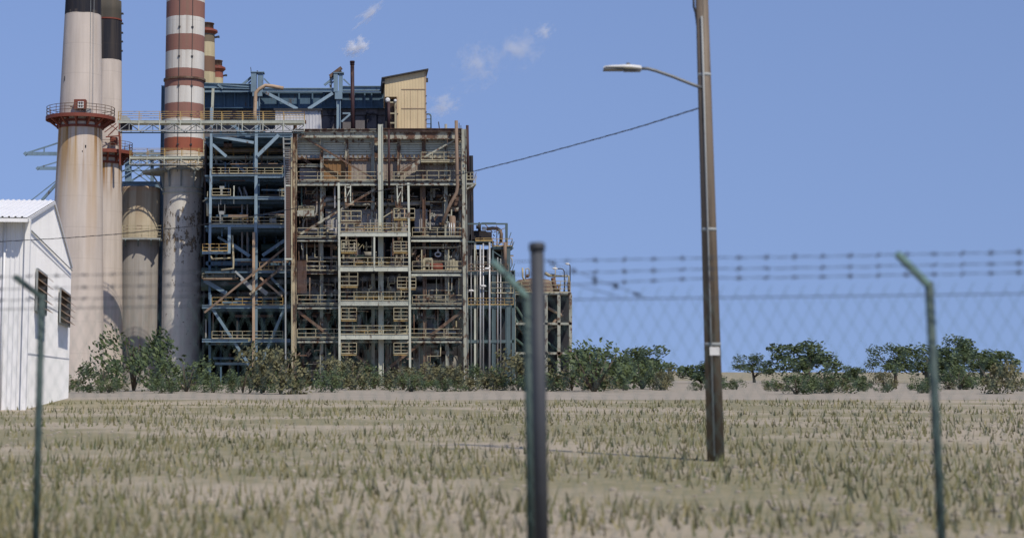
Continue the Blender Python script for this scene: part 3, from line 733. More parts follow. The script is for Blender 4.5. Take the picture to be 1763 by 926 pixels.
# braces
for (a, c, wd, m_, Y) in (((512, 230), (652, 313), 0.2, 'rust', YF+0.6), ((785, 240), (728, 272), 0.2, 'green', YF+0.5), ((652, 322), (514, 405), 0.28, 'rustgreen', YF+0.6),
                       ((512, 268), (555, 295), 0.3, 'rust', YF+3), ((512, 330), (552, 330), 0.3, 'rust', YF+5), ((796, 358), (783, 362), 0.4, 'rustgreen', YF+.5),
                       ((512, 535), (650, 640), 0.35, 'rust', YF+.6), ((796, 535), (660, 640), 0.35, 'rust', YF+.6)):
    b = MB(); b.line(a, c, Y, wd); part(b, 'brace', m_)
# upper right stair and landing
b = MB(); b.line((724, 277), (684, 303), YF+0.2, 0.08, 0.45); b.line((722, 271), (684, 296), YF+0.1, .07)
for i in range(11): q = i/10; b.line((724-40*q-2, 277+26*q), (724-40*q+2, 277+26*q), YF+0.6, 0.9, 0.06)
part(b, 'stair', 'rustgreen')
b = MB(); b.pb(725, 276.5, 784, 279.5, YF, 1.6); part(b, 'landing', 'beige')
b = MB(); b.pb(727, 279.5, 784, 284, YF+1.2, .5); part(b, 'beam', 'rustgreen')
b = MB(); b.rail(725, 784, 262.5, 276.5, YF-0.05, 3, 0.07); part(b, 'railing', 'beige')
# big pipes at the right edge
b = MB(); b.tube([P(785.5, 208, YF-1), P(787, 300, YF-1), P(787.5, 322, YF-1), P(786, 332, YF-1), P(775, 352, YF-1), P(764, 378, YF-0.6), P(762, 386, YF)], 2.9*S(300, YF), 14); part(b, 'downpipe', 'brownpipe')
b = MB(); b.tube([P(804.5, 216, YF+0.2), P(806.3, 312, YF+0.2)], 2.4*S(300, YF), 12); part(b, 'downpipe', 'darkpipe')
b = MB(); b.tube([P(767.5, 214, YF+2), P(769, 275, YF+2)], 2.3*S(300, YF), 12); part(b, 'downpipe', 'pipegrey')
b = MB(); b.line((755, 210), (756.5, 222), YF+1, 0.12); b.line((790.5, 212), (790.5, 222), YF+1, 0.08); b.line((793.5, 216), (793.5, 222), YF+1, 0.08); part(b, 'roof_mast', 'trim')
b = MB(); b.tube([P(669, 176, 211), P(669.3, 224, 211)], .2, 8); b.tube([P(669.3, 224, YF-0.8), P(670, 325, YF-0.8)], 0.15, 8); part(b, 'downpipe', 'darkpipe')
b = MB(); b.tube([P(779, 372, YF+1), P(780, 412, YF+1)], .42, 10); part(b, 'downpipe', 'brownpipe')
# corner cantilever at right
b = MB(); b.pb(803, 315, 820, 318, YF-0.3, 6); b.line((803, 326), (817, 318), YF-0.3, 0.2); part(b, 'cantilever_deck', 'green')
b = MB(); b.poly([P(804, 318, YF+4), P(819.5, 318, YF+4), P(804, 346, YF+4)], 0.3); part(b, 'gusset', 'rust')
b = MB(); b.rail(804, 816, 297, 310, YF-0.2, 2, 0.07); b.line((816, 312), (820, 297), YF-0.2, 0.08); b.line((818, 315), (820.5, 303), YF+1, 0.08); part(b, 'railing', 'beige')
# flue holes on right column
b = MB()
for ay in (262, 269, 279, 290): b.pb(798.2, ay-1.2, 801.2, ay+1.2, YF-0.6, .15)
part(b, 'bolt_plate', 'rust')

# casing panels inside
def block(x0, y0, x1, y1, Y, d, mat, name='casing'):
    b = MB(); b.pb(x0, y0, x1, y1, Y, d)
    n = int((x1-x0)/9)
    for i in range(1, n): b.pb(x0+(x1-x0)*i/n-0.4, y0, x0+(x1-x0)*i/n+0.4, y1, Y-0.1, 0.1)
    return part(b, name, mat)
block(560, 360, 650, 404, YF+2.6, 6, 'panel'); block(714, 360, 736, 398, YF+2.6, 5, 'panel'); block(664, 350, 700, 398, YF+3, 5, 'panel')
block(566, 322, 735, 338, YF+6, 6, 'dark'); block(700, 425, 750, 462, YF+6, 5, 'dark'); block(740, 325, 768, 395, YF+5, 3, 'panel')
b = MB(); b.tube([P(560, 352, YF+1.8), P(652, 352, YF+1.8), P(740, 350, YF+1.8)], 3.6*S(350, YF), 12); part(b, 'pipe', 'pipegrey')
b = MB(); b.tube([P(560, 343, YF+3), P(720, 343, YF+3)], 1.7*S(350, YF), 10); part(b, 'pipe', 'brownpipe')
# grey lagged pipe with elbow
b = MB(); b.tube([P(551.5, 470, YF+1.5), P(552, 360, YF+1.5), P(552.5, 354, YF+1.5), P(556, 348, YF+1.5), P(563, 344, YF+1.5), P(575, 343.5, YF+1.8)], 3.9*S(380, YF), 14); part(b, 'lagged_pipe', 'pipegrey')
b = MB(); b.tube([P(521.5, 408, YF+1.2), P(522, 385, YF+1.2), P(524, 378, YF+1.2), P(530, 374.5, YF+1.2), P(541, 373, YF+1.2), P(545, 366, YF+1.2), P(546, 320, YF+1.4)], 1.8*S(380, YF), 10); part(b, 'lagged_pipe', 'pipegrey')
b = MB(); b.tube([P(521.5, 418, YF+1.2), P(522, 446, YF+1.2)], 2*S(380, YF), 10); part(b, 'lagged_pipe', 'pipegrey')
b = MB(); b.tube([P(528, 444, YF+2), P(583, 444, YF+2)], 2.8*S(380, YF), 10); part(b, 'lagged_pipe', 'pipegrey')
b = MB(); b.tube([P(767, 360, YF+2.5), P(767.5, 335, YF+2.5), P(770, 331, YF+2.5), P(757, 345, YF+2.5)], 2*S(380, YF), 10); part(b, 'lagged_pipe', 'pipegrey')
b = MB(); b.tube([P(764, 344, YF+3), P(764, 398, YF+3)], 3.4*S(380, YF), 12); part(b, 'lagged_pipe', 'pipegrey')
for ax in (773.5, 777, 781.5): 
    b = MB(); b.tube([P(ax, 384, YF+.6), P(ax, 408, YF+.6)], 1.1*S(380, YF), 8); part(b, 'pipe', 'silver')
b = MB(); b.line((512, 368), (541, 368), YF+.4, 1.2, .7); b.line((514, 363), (541, 363), YF+.3, .5, .12); part(b, 'landing', 'green')
b = MB(); b.rail(514, 541, 355.5, 363, YF+.1, 3, 0.08); part(b, 'railing', 'beige')
# hanging trapeze brackets
for ax in (594.5, 683.5):
    b = MB(); b.line((ax, 320), (ax+1, 348), YF-0.8, 0.14); b.line((ax+9, 320), (ax+9, 348), YF-0.8, 0.14); b.line((ax, 322.5), (ax+9, 322.5), YF-0.8, 0.1); b.line((ax+9, 325), (ax+0.8, 343), YF-0.8, 0.1)
    part(b, 'hanger', 'greenc')
# lower bay fittings at the right
b = MB(); b.tube([P(709, 428, YF+1), P(792, 426.5, YF+1), P(787, 440, YF+2)], 1.0*S(430, YF), 8); part(b, 'pipe', 'pipegrey')
b = MB(); c0 = P(754, 438, YF+1.5)
b.tube([c0+Vector((cos(q)*.35, 0, sin(q)*.28)) for q in [i*2*pi/14 for i in range(15)]], 0.11, 6); b.tube([P(754, 428, YF+1.5), P(754, 434, YF+1.5)], .12, 6); part(b, 'pipe_coil', 'silver')
b = MB()
for (ax, y0, y1, wd) in ((726, 430, 466, .14), (730, 446, 466, .3), (744, 446, 466, .2), (771, 450, 466, .3), (776, 448, 466, .3), (781, 446, 466, .3), (786, 449, 466, .35), (772.5, 430, 508, .1), (763, 420, 428, .1), (790, 478, 508, .12)): b.line((ax, y0), (ax, y1), YF+.5, wd)
b.line((730, 446), (744, 446), YF+.5, .28); part(b, 'valve_rack', 'beige')
b = MB(); b.tube([P(740, 461, YF+1.5), P(762, 461, YF+1.5)], .55, 12); part(b, 'drum', 'ringred')
for (ax, ay) in ((773, 446), (785, 444), (737, 386), (745, 372)):
    b = MB()
    for i in range(8): b.line((ax+rnd.uniform(-5,5), ay+rnd.uniform(-7,7)), (ax+rnd.uniform(-5,5), ay+rnd.uniform(-7,7)), YF+rnd.uniform(1,2), 0.12)
    part(b, 'valve', 'green')
# random service runs inside each storey (beams, pipes, ducts seen in the half dark)
levels = [(322, 358), (361, 407), (418, 465), (477, 522), (532, 580), (592, 655)]
for i, (y0, y1) in enumerate(levels):
    for x0, x1 in ((512, 583), (585, 651), (661, 706), (708, 796)):
        for j in range(4):
            Y = YF+rnd.uniform(.8, 7); py = rnd.uniform(y0, y1); a = rnd.uniform(x0, x0+(x1-x0)*0.5); c = rnd.uniform((x0+x1)/2, x1)
            b = MB()
            if rnd.random() < 0.5: b.tube([P(a, py, Y), P(c, py, Y), P(c, min(y1, py+rnd.uniform(6, 25)), Y)], rnd.uniform(0.1, 0.32), 8)
            else: b.line((a, py), (c, py), Y, 0.2, rnd.uniform(0.15, 0.45))
            part(b, 'service_pipe', rnd.choice(['brownpipe', 'pipegrey', 'frost', 'rust', 'pipegrey', 'panel', 'rustgreen', 'green']))
        for j in range(6):
            Y = YF+rnd.uniform(.8, 8); ax = rnd.uniform(x0, x1); b = MB(); b.line((ax, y0), (ax, y1 if j < 3 else rnd.uniform(y0+8, y1)), Y, rnd.uniform(0.06, 0.3)); part(b, 'hanger_rod' if j < 3 else 'riser', rnd.choice(['brownpipe', 'pipegrey', 'frost', 'rust', 'green', 'panel', 'rustgreen']))
        for j in range(4):           # thin irregular lines near the front edge
            a, c_, Y = rnd.uniform(x0, x1), rnd.uniform(x0, x1), YF+rnd.uniform(.3, 2.2); ya, yb = rnd.uniform(y0, y1), rnd.uniform(y0, y1)
            b = MB(); b.tube([P(a, y0, Y), P(a, ya, Y), P(c_, ya+rnd.uniform(-1, 1), Y), P(c_, max(ya+2, yb), Y)], rnd.uniform(.035, .11), 6)
            part(b, 'small_bore_line', rnd.choice(['beige', 'green', 'pipegrey', 'brownpipe', 'rust', 'duct', 'dark']))
        for j in range(4):           # valves, boxes and stubs clustered on the runs
            b = MB(); ax, ay, Y = rnd.uniform(x0, x1), rnd.uniform(y0+5, y1), YF+rnd.uniform(.8, 4)
            c_ = P(ax, ay, Y)
            for q in range(rnd.randint(3, 7)):
                o_ = Vector((rnd.uniform(-.7,.7), rnd.uniform(-.3,.3), rnd.uniform(-.7,.7))); d2 = Vector(rnd.choice([(1,0,0),(0,0,1),(.6,0,.7),(0,0,1)]))*rnd.uniform(.2,.9)
                b.bar(c_+o_, c_+o_+d2, rnd.uniform(.05,.22))
            part(b, 'valve_cluster', rnd.choice(['rust', 'green', 'pipegrey', 'brownpipe', 'rustgreen', 'beige', 'dark']))

for i, (y0, y1) in enumerate(levels):       # casings, ducts and lagged vessels standing deeper in each bay
    for x0, x1 in ((512, 583), (585, 651), (661, 706), (708, 796)):
        for j in range(3):
            w_ = rnd.uniform(.2, .5)*(x1-x0); a = rnd.uniform(x0, x1-w_); h_ = rnd.uniform(.3, .8)*(y1-y0); t_ = rnd.uniform(y0, y1-h_)
            b = MB(); Y = YF+rnd.uniform(3, 7)
            if rnd.random() < .35: b.tube([P(a, t_+h_*.5, Y+1), P(a+w_, t_+h_*.5, Y+1)], min(1.3, h_*.3*S(400, YF)), 16)
            else: b.pb(a, t_, a+w_, t_+h_, Y, 2); b.pb(a, t_+h_*.5-.4, a+w_, t_+h_*.5+.4, Y-.08, .08)
            part(b, 'casing', rnd.choice(['panel', 'greywall', 'greywall', 'pipegrey', 'stairbrown', 'dark', 'stairbrown']))

# ------------------------------------------------------------------ stair tower in front of the frame
YT = 197.5
TT = thing('stair_tower', 'slim pale green escape stair tower bolted on the front of the rusty frame', 'stair tower', (X(645, 400, YT), YT, 0))
for (ax, y0, m_) in ((584.3, 315, 'greenc'), (705.5, 315, 'greenc')):
    b = MB(); b.line((ax-1.2 if ax < 600 else ax-2.5, y0), (ax, 480), YT, 0.26); b.line((ax, 480), (ax+0.5, 660), YT, 0.26); b.build('post', M[m_], TT)
for ax in (644.5,): MB().line((ax, 408), (ax, 466), YT, 0.2).build('post', M['greenc'], TT)
for (y0, y1) in ((400, 407), (459, 467), (518, 526), (576, 584)):
    b = MB(); b.pb(584, y0, 707, y1, YT, 0.12); b.pb(584, y0, 707, y0+1, YT+.13, 2.2); b.build('deck', M['greenc'], TT)
    b = MB(); b.rail(586, 704, y0-15.5, y0-0.2, YT-0.06, 5, 0.075); b.build('railing', M['beige'], TT)
    b = MB(); b.rail(612, 690, y0-11.5, y0-0.2, YT+2.0, 5, 0.06); b.build('railing', M['yellow'], TT)
def landing(x0, x1, pt, pd, Y, deckm='yellow', n=2, mid=2):
    b = MB(); b.pb(x0, pd-2, x1, pd+0.6, Y, 1.5); dk_ = b.build('landing', M[deckm], TT)
    MB().rail(x0, x1, pt, pd-2, Y-0.06, n, 0.07, mid).build('railing', M['beige'], dk_); MB().rail(x0, x1, pt+.7, pd-2, Y+1.5, n, 0.05, mid).build('railing', M['beige'], dk_)
landing(587, 622, 363, 383, YT+.2, 'rust', 2, 1); landing(678, 714, 359, 378, YT+.2, 'yellow', 1, 1)
landing(587.5, 614, 414, 435, YT+.2); landing(678, 703, 416, 435, YT+.2)
landing(586, 616, 468, 494, YT+.2); landing(684, 716, 477, 498, YT+.2)
landing(587.5, 614, 530, 552, YT+.2); landing(678, 703, 530, 552, YT+.2); landing(587.5, 614, 590, 611, YT+.2); landing(678, 703, 590, 611, YT+.2)
b = MB(); b.line((572, 378), (583, 373), YT+.5, .1); b.line((571.5, 379), (571.5, 392), YT+.5, .1); b.line((660, 374), (676, 364), YT+.5, .1); b.build('handrail', M['beige'], TT)
for ax in (613.5, 677): MB().line((ax, 408), (ax, 440), YT+.3, .18).build('post', M['rust'], TT)

# ------------------------------------------------------------------ brown louvred ladder tower at the corner
YL = 199.0
tl = thing('ladder_tower', 'narrow rusty brown ladder tower with close rungs left of the rusted corner column', 'ladder tower', (X(496, 400, YL), YL, 0))
for ax0, ax1 in ((488, 492), (502.3, 503)):
    b = MB(); b.line((ax0, 237), (ax1-1, 330), YL, .17); b.line((ax1-1, 330), (ax1, 660), YL, .17); b.build('post', M['galv'] if ax0 < 495 else M['beige'], tl)
b = MB(); b.line((489, 240), (503, 240), YL, .12); b.line((489, 247.5), (503, 247.5), YL, .12)
for i in range(22): b.line((490, 254+i*3.05), (502, 254+i*3.05), YL+.1, .08, .08)
b.build('rung', M['galv'], tl)
b = MB()
for i in range(40): b.line((491.5, 324+i*3), (502, 324+i*3), YL+.1, .08, .14)
for ax in (494, 497, 500): b.line((ax, 322), (ax, 445), YL+.15, .12)
b.build('rung', M['stairbrown'], tl)
MB().pb(491.5, 256, 502, 445, YL+.9, .4).build('back_plate', M['stairbrown'], tl)
b = MB(); b.line((490, 446), (503, 446), YL, .2); b.line((490, 320), (503, 320), YL+.1, .15); b.build('crossbar', M['greenc'], tl)
b = MB()
for i in range(8): b.line((513+i*2, 448), (513+i*2, 505), YF-0.2, .1)
b.line((512, 449), (528, 449), YF-.2, .1); b.line((512, 493), (528, 493), YF-.2, .12); b.build('cage', M['stairbrown'], tl)

# ------------------------------------------------------------------ blue steel annex
YA = 204.0; DA = 20
A = thing('blue_steel_annex', 'open blue painted steel annex with dark decks between the striped chimney and rusty frame', 'building', (X(430, 400, YA), YA, 0))
def apart(mb, name, mat): return mb.build(name, M[mat], A)
def acol(p0, p1, wpx, mat, Y=YA, name='column'):
    b = MB(); w = wpx*S(400, Y); b.line(p0, p1, Y+w/2, w); return apart(b, name, mat)
acol((364, 186), (363.5, 290), 4.4, 'bluel'); acol((363.5, 290), (361, 437), 4.4, 'bluel')
acol((441.5, 213), (440.5, 400), 5.2, 'bluel'); acol((440.5, 400), (440, 660), 6.5, 'blue'); acol((437, 400), (436.5, 660), 4.5, 'duct', YA-.6)
acol((445.5, 300), (444.8, 400), 3.5, 'blued', YA+.5)
acol((361, 437), (361, 660), 4, 'blued', YA+2)
acol((395, 390), (394.5, 436), 5, 'bluel', YA-1)
acol((403, 320), (402.5, 351), 2, 'greenc', YA+.5, 'hanger')
for ax in (380, 410, 455, 475, 488): acol((ax, 225), (ax, 660), 3.5, 'blued', YA+9)
def ag(x0, x1, y0, y1, mat, Y=YA, w=.35):
    b = MB(); h = Z(y0, Y)-Z(y1, Y); b.ibeam(P(x0, (y0+y1)/2, Y+w/2), P(x1, (y0+y1)/2, Y+w/2), h, w, min(.1, h*.2)); return apart(b, 'beam', mat)
for (a, c, y0, y1, m_) in ((365.5, 438, 299.5, 303.5, 'bluel'), (444, 487, 300.5, 306.5, 'bluel'), (365, 438, 338.5, 342.5, 'bluel'), (444, 490, 338.5, 344, 'bluel'), (363.5, 438, 386, 391, 'bluel'), (443.5, 490, 387, 392.5, 'bluel'),
                           (348, 397, 433, 437.5, 'bluel'), (445, 490, 465, 470, 'bluel'), (365, 500, 231, 234, 'blue'), (444, 503, 230, 237, 'blue'), (402, 437, 445.5, 449, 'blue'), (450, 490, 445, 449, 'blue'),
                           (400, 500, 313, 318, 'blue'), (400, 490, 350, 356, 'blue'), (352, 500, 245, 251, 'blue'), (348, 500, 525, 531, 'blue'), (348, 500, 583, 589, 'blue')):
    ag(a, c, y0, y1, m_, YA + (5 if m_ == 'blue' and y0 in (313, 350, 245) else 0))
for py in (234, 300, 339, 387, 445, 466, 525, 583):
    b = MB(); z = Z(py, YA); b.box(X(352, py, YA), X(500, py, YA), YA+(.5 if py != 445 else 4), YA+DA, z-.25, z-.05)
    for i in range(7): b.box(X(352, py, YA), X(500, py, YA), YA+2+i*2.5, YA+2.25+i*2.5, z-.7, z-.25)
    apart(b, 'floor', 'blued')
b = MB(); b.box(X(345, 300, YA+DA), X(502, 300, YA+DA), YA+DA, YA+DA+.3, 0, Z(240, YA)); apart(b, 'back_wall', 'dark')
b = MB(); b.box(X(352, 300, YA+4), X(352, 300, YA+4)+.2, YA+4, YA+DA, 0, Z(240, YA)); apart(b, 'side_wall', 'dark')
for (a, c, y0, y1, n, m_, Y) in ((365, 486, 289, 299.5, 8, 'beige', YA), (365, 397, 325, 337, 2, 'beige', YA), (364, 437, 374, 386, 4, 'beige', YA), (444, 490, 374, 386, 2, 'beige', YA), (398, 436, 376, 386, 2, 'yellow', YA+1.5), (349, 360, 420, 432.5, 1, 'yellow', YA-1),
                                 (362, 392, 420, 432.5, 2, 'yellow', YA-1), (447, 486, 452, 465, 5, 'yellow', YA), (481, 490, 325, 338, 2, 'beige', YA-.2), (348, 405, 471, 480, 3, 'beige', YA+1), (486, 503, 449, 466, 1, 'beige', YA-1),
                                 (365, 487, 512, 525, 7, 'yellow', YA), (365, 487, 570, 583, 7, 'beige', YA)):
    b = MB(); b.rail(a, c, y0, y1, Y-.1, n, .065); apart(b, 'railing', m_)
for (a, c, w_, m_, Y) in (((366, 234), (437, 246), .35, 'bluel', YA+.3), ((366, 249), (390, 270), .35, 'bluel', YA+.4), ((480, 233), (443, 269), .42, 'bluel', YA), ((393, 210), (437, 243), .4, 'blue', YA+4), ((405, 281), (425, 300), .3, 'blue', YA+3),
                          ((402, 422), (430, 441), .4, 'blue', YA+1), ((490, 414), (452, 440), .4, 'blue', YA+1), ((503, 417), (392, 506), .24, 'brownpipe', YA-1.2), ((487, 458), (430, 507), .3, 'rustcol', YA-1),
                          ((405, 467), (440, 500), .25, 'galv', YA-.4), ((415, 480), (434, 499), .35, 'galv', YA-.4), ((448, 478), (486, 510), .25, 'duct', YA-.3), ((465, 476), (494, 506), .3, 'blue', YA+1), ((352, 483), (390, 505), .5, 'blue', YA+2), ((446, 495), (460, 506), .5, 'galv', YA),
                          ((375, 430), (400, 419), .25, 'blued', YA+4), ((444, 372), (490, 363), .2, 'blue', YA+3), ((375, 408), (395, 420), .3, 'blue', YA+3), ((365, 530), (437, 640), .35, 'blue', YA+.5), ((490, 530), (443, 640), .35, 'blue', YA+.5), ((392,506),(352,538),.24,'brownpipe',YA-1.2)):
    b = MB(); b.line(a, c, Y, w_); apart(b, 'brace', m_)
b = MB(); b.tube([P(400, 405, YA-.2), P(402, 450, YA-.2), P(402, 462, YA-.2), P(381, 465, YA-.2)], .13, 8); apart(b, 'pipe', 'beige')
b = MB(); b.tube([P(363, 440, YA+.2), P(365, 446, YA+.2), P(400, 444, YA+.2)], .12, 8); apart(b, 'pipe', 'beige')
b = MB(); b.tube([P(350, 481, YA+.2), P(410, 480, YA+.2)], .14, 8); apart(b, 'pipe', 'brownpipe')
for ax, x2 in ((411, 417), (420, 426)):
    b = MB(); b.tube([P(ax, 322, YA+3), P(x2-1, 335, YA+3), P(x2, 350, YA+3), P(x2, 465, YA+3)], 1.7*S(350, YA), 10); apart(b, 'pipe', 'panel')
b = MB(); b.tube([P(345, 435, YA+6), P(437, 426, YA+6)], .5, 10); apart(b, 'pipe', 'frost')
b = MB(); b.tube([P(450, 427, YA+6), P(500, 427, YA+6)], .6, 10); apart(b, 'pipe', 'frost')
b = MB(); b.tube([P(347, 467, YA+4), P(500, 467, YA+4)], .5, 10); apart(b, 'pipe', 'frost')
b = MB(); b.tube([P(347, 490, YA+4), P(500, 488, YA+4)], .8, 12); apart(b, 'pipe', 'frost')
b = MB(); b.tube([P(357, 350, YA-2), P(357.5, 372, YA-2)], .15, 8); b.line((349, 347), (357, 342), YA-2, .12); b.line((357, 342), (357.5, 330), YA-2, .1); apart(b, 'pipe', 'beige')
b = MB(); b.pb(377, 363.5, 385.5, 369.5, YA+.4, .5); b.line((376.5, 350), (376.5, 366), YA+.5, .05); b.line((387, 350), (387, 368), YA+.5, .05); b.line((380, 343), (380, 352), YA+.5, .15); b.line((379.3, 370), (379.3, 386), YA+.5, .17); apart(b, 'hoist', 'galv')
b = MB(); b.pb(378, 320.5, 386, 325, YA+.4, .6); b.pb(379.5, 325, 383, 337, YA+.4, .4); b.pb(464, 376, 475, 383, YA+.6, .6); apart(b, 'lamp_box', 'galv')
b = MB(); b.pb(385, 244, 392, 253, YA+2, 1.5); b.pb(393, 243, 399, 252, YA+2, 1.5); apart(b, 'motor', 'stairbrown')
b = MB(); b.pb(350, 238, 437, 241, YA+5, .5); b.pb(365, 257, 500, 262, YA+6, .5); apart(b, 'duct', 'rustwall')
b = MB(); b.pb(457, 223, 503, 233, YA+3, 1.0); apart(b, 'duct', 'whitewall')
for i in range(80):
    Y = YA+rnd.uniform(.8, 7); y0 = rnd.uniform(240, 640); a = rnd.uniform(352, 480); b = MB()
    if i % 2: b.line((a, y0), (min(498, a+rnd.uniform(20, 90)), y0+rnd.uniform(-1, 1)), Y, rnd.uniform(.1, .35))
    else: b.line((a, y0), (a, y0+rnd.uniform(20, 50)), Y, rnd.uniform(.1, .3))
    apart(b, 'service_pipe', rnd.choice(['brownpipe', 'pipegrey', 'frost', 'blue', 'blued', 'stairbrown']))
b = MB(); b.pb(480, 207, 511, 212, YF-1.5, 1.0); b.pb(513.5, 207, 527, 212, YF-1.2, .8); b.pb(505, 212, 511, 222, YF-1, .7); apart(b, 'beam', 'rust')

# ------------------------------------------------------------------ low process unit at the right
YR = 202.0
R = thing('process_unit', 'low teal steel process unit with a black drum and pipes right of the rusty frame', 'process unit', (X(845, 470, YR), YR, 0))
def rp(mb, name, mat): return mb.build(name, M[mat], R)
b = MB(); b.line((805, 385.5), (874, 385.5), YR, .16, .2); b.pb(829, 383, 854, 385, YR, .3); rp(b, 'top_beam', 'teal')
for (ax, y0, wd, m_) in ((872, 386, .3, 'teal'), (805.5, 360, .12, 'trim'), (848.5, 415, .25, 'teal'), (818, 416, .26, 'greenc'), (875, 425, .5, 'teal'), (812, 388, .1, 'trim'), (884, 465, .4, 'teal'), (852, 470, .15, 'teal'), (856, 470, .12, 'brownpipe')):
    b = MB(); b.line((ax, y0), (ax, 660), YR, wd); rp(b, 'column', m_)
b = MB()
pts = [P(811, 412, YR+2), P(812, 401, YR+2), P(817, 397, YR+2), P(836, 397, YR+2), P(846, 408, YR+2), P(847, 414, YR+2)]
b.poly(pts, 3.5); b.tube([P(811, 406, YR+3), P(846, 408, YR+3)], .65, 14); rp(b, 'drum', 'tank')
b = MB(); b.tube([P(825.5, 398, YR+1.6), P(825.5, 386, YR+1.6)], .2, 10); b.tube([P(822.5, 388, YR+1.6), P(822.5, 394, YR+1.6)], .2, 8); b.tube([P(825, 383, YR+1.6), P(825.5, 387, YR+1.6)], .12, 8); rp(b, 'valve', 'tank')
b = MB(); b.tube([P(838, 394.5, YR+.5), P(848, 393, YR+.5), P(856, 393.5, YR+.5), P(861, 397, YR+.5), P(863, 403, YR+.5), P(862.5, 418, YR+.5)], .22, 12); rp(b, 'bent_pipe', 'brownpipe')
b = MB(); b.tube([P(830, 393, YR+.5), P(838.5, 394, YR+.5)], .2, 12); rp(b, 'bent_pipe', 'lampw' )
b = MB(); b.tube([P(869.5, 417, YR-.5), P(869.8, 465, YR-.5)], 2.9*S(440, YR), 12); rp(b, 'stack_pipe', 'brownpipe')
for (ax, y0, r, m_) in ((827, 423, 1.7, 'silver'), (832, 419, 1.3, 'silver'), (842.8, 417, 1.8, 'silver'), (822, 440, .5, 'pipegrey'), (811, 440, .5, 'silver'), (862, 445, .8, 'silver'), (857, 443, .8, 'silver')):
    b = MB(); b.tube([P(ax, y0, YR-.3), P(ax, 660, YR-.3)], r*S(440, YR), 10); rp(b, 'riser', m_)
b = MB(); b.pb(805, 415, 848, 417.5, YR-.2, 4); rp(b, 'deck', 'teal')
b = MB(); b.pb(848, 424, 883, 429, YR-.2, 6); rp(b, 'deck', 'teal')
b = MB(); b.pb(805, 467, 885, 472.5, YR-.2, 8); rp(b, 'deck', 'teal')
b = MB(); b.pb(805, 525, 885, 530, YR-.2, 8); rp(b, 'deck', 'teal'); b = MB(); b.pb(805, 585, 885, 590, YR-.2, 8); rp(b, 'deck', 'teal')
b = MB(); b.pb(813, 429, 874, 466, YR+5, 1); b.pb(806, 474, 884, 660, YR+6, 1); rp(b, 'back_panel', 'dark')
b = MB(); b.tube([P(830, 440, YR+3), P(872, 440, YR+3)], .7, 14); rp(b, 'vessel', 'tank')
b = MB(); b.tube([P(808, 490, YR+3), P(880, 490, YR+3)], .8, 14); rp(b, 'vessel', 'frost')
for (a, c, y0, y1, n, m_) in ((819, 847, 410, 415.5, 2, 'yellow'), (848, 882, 411, 424, 4, 'yellow'), (806, 875, 455, 467, 5, 'brownpipe'), (845, 884, 486, 505, 2, 'beige'), (806, 884, 513, 525, 5, 'yellow')):
    b = MB(); b.rail(a, c, y0, y1, YR-.4, n, .06); rp(b, 'railing', m_)
b = MB()
for (ax, ay) in ((878, 424), (881, 428), (878, 466), (882, 466), (857, 405), (876, 412)):
    b.line((ax, ay), (ax+4, ay-12), YR-.4, .09)
b.line((872, 434), (884, 427), YR, .15); b.line((850, 433), (866, 444), YR, .12); b.line((850, 428), (862, 418), YR+1, .1); rp(b, 'bracket', 'teal')
for (ax, ay) in ((839, 463), (832, 493), (811, 501)):
    b = MB(); p = P(ax, ay, YR-.8); b.tube([p-Vector((.35,0,0)), p-Vector((.2,0,-.05)), p+Vector((.2,0,.05)), p+Vector((.35,0,0))], [.07,.14,.14,.07], 8); b.line((ax-5, ay+2), (ax-4, ay+.5), YR-.8, .05); rp(b, 'floodlight', 'lampw')
b = MB()
for i in range(14): 
    ax, ay = rnd.uniform(848, 866), rnd.uniform(388, 424); b.line((ax, ay), (ax+rnd.uniform(-3,3), ay+rnd.uniform(-4,4)), YR+1, .1)
b.line((835, 386), (848, 400), YR+1, .1); b.line((850, 400), (872, 392), YR+1, .08); b.line((855, 388), (855, 424), YR+1, .07); rp(b, 'instrument_line', 'brownpipe')

for i in range(46):
    b = MB(); a, y_, Y = rnd.uniform(807, 880), rnd.uniform(420, 503), YR+rnd.uniform(-.3, 3)
    if i % 3 == 0: b.line((a, y_), (min(884, a+rnd.uniform(8, 30)), y_+rnd.uniform(-1, 1)), Y, rnd.uniform(.06, .16))
    elif i % 3 == 1: b.line((a, y_), (a, min(505, y_+rnd.uniform(10, 40))), Y, rnd.uniform(.06, .2))
    else: b.tube([P(a, y_, Y), P(a+4, y_, Y), P(a+6, y_+3, Y), P(a+6, y_+14, Y)], rnd.uniform(.05, .13), 8)
    rp(b, 'small_pipe', rnd.choice(['beige', 'duct', 'pipegrey', 'teal', 'brownpipe', 'silver']))

# far right unit with round vessel
YV = 215.0
V = thing('vessel_unit', 'low unit with a squat brown round vessel, beige railings and pipes at the far right', 'process unit', (X(930, 505, YV), YV, 0))
def vp(mb, name, mat): return mb.build(name, M[mat], V)
s_ = S(490, YV); cxv = X(925, 490, YV)
b = MB(); b.lathe(cxv, YV+4, [(34*s_, Z(506,YV)), (34*s_, Z(487,YV)), (32*s_, Z(482,YV)), (27*s_, Z(479,YV)), (10*s_, Z(476.5,YV)), (0.01, Z(476,YV))], 40); vp(b, 'vessel', 'brownpipe')
b = MB(); b.pb(858, 503.5, 984, 507, YV-1, 10); vp(b, 'deck', 'green')
b = MB(); b.pb(862, 507, 982, 660, YV+2, 6); vp(b, 'base_wall', 'dark')
for ax in (860, 885, 912, 940, 962, 982): b = MB(); b.line((ax, 507), (ax, 660), YV-.8, .4); vp(b, 'column', 'green')
for py in (555, 606): b = MB(); b.pb(858, py, 984, py+4, YV-1, 3); vp(b, 'deck', 'green')
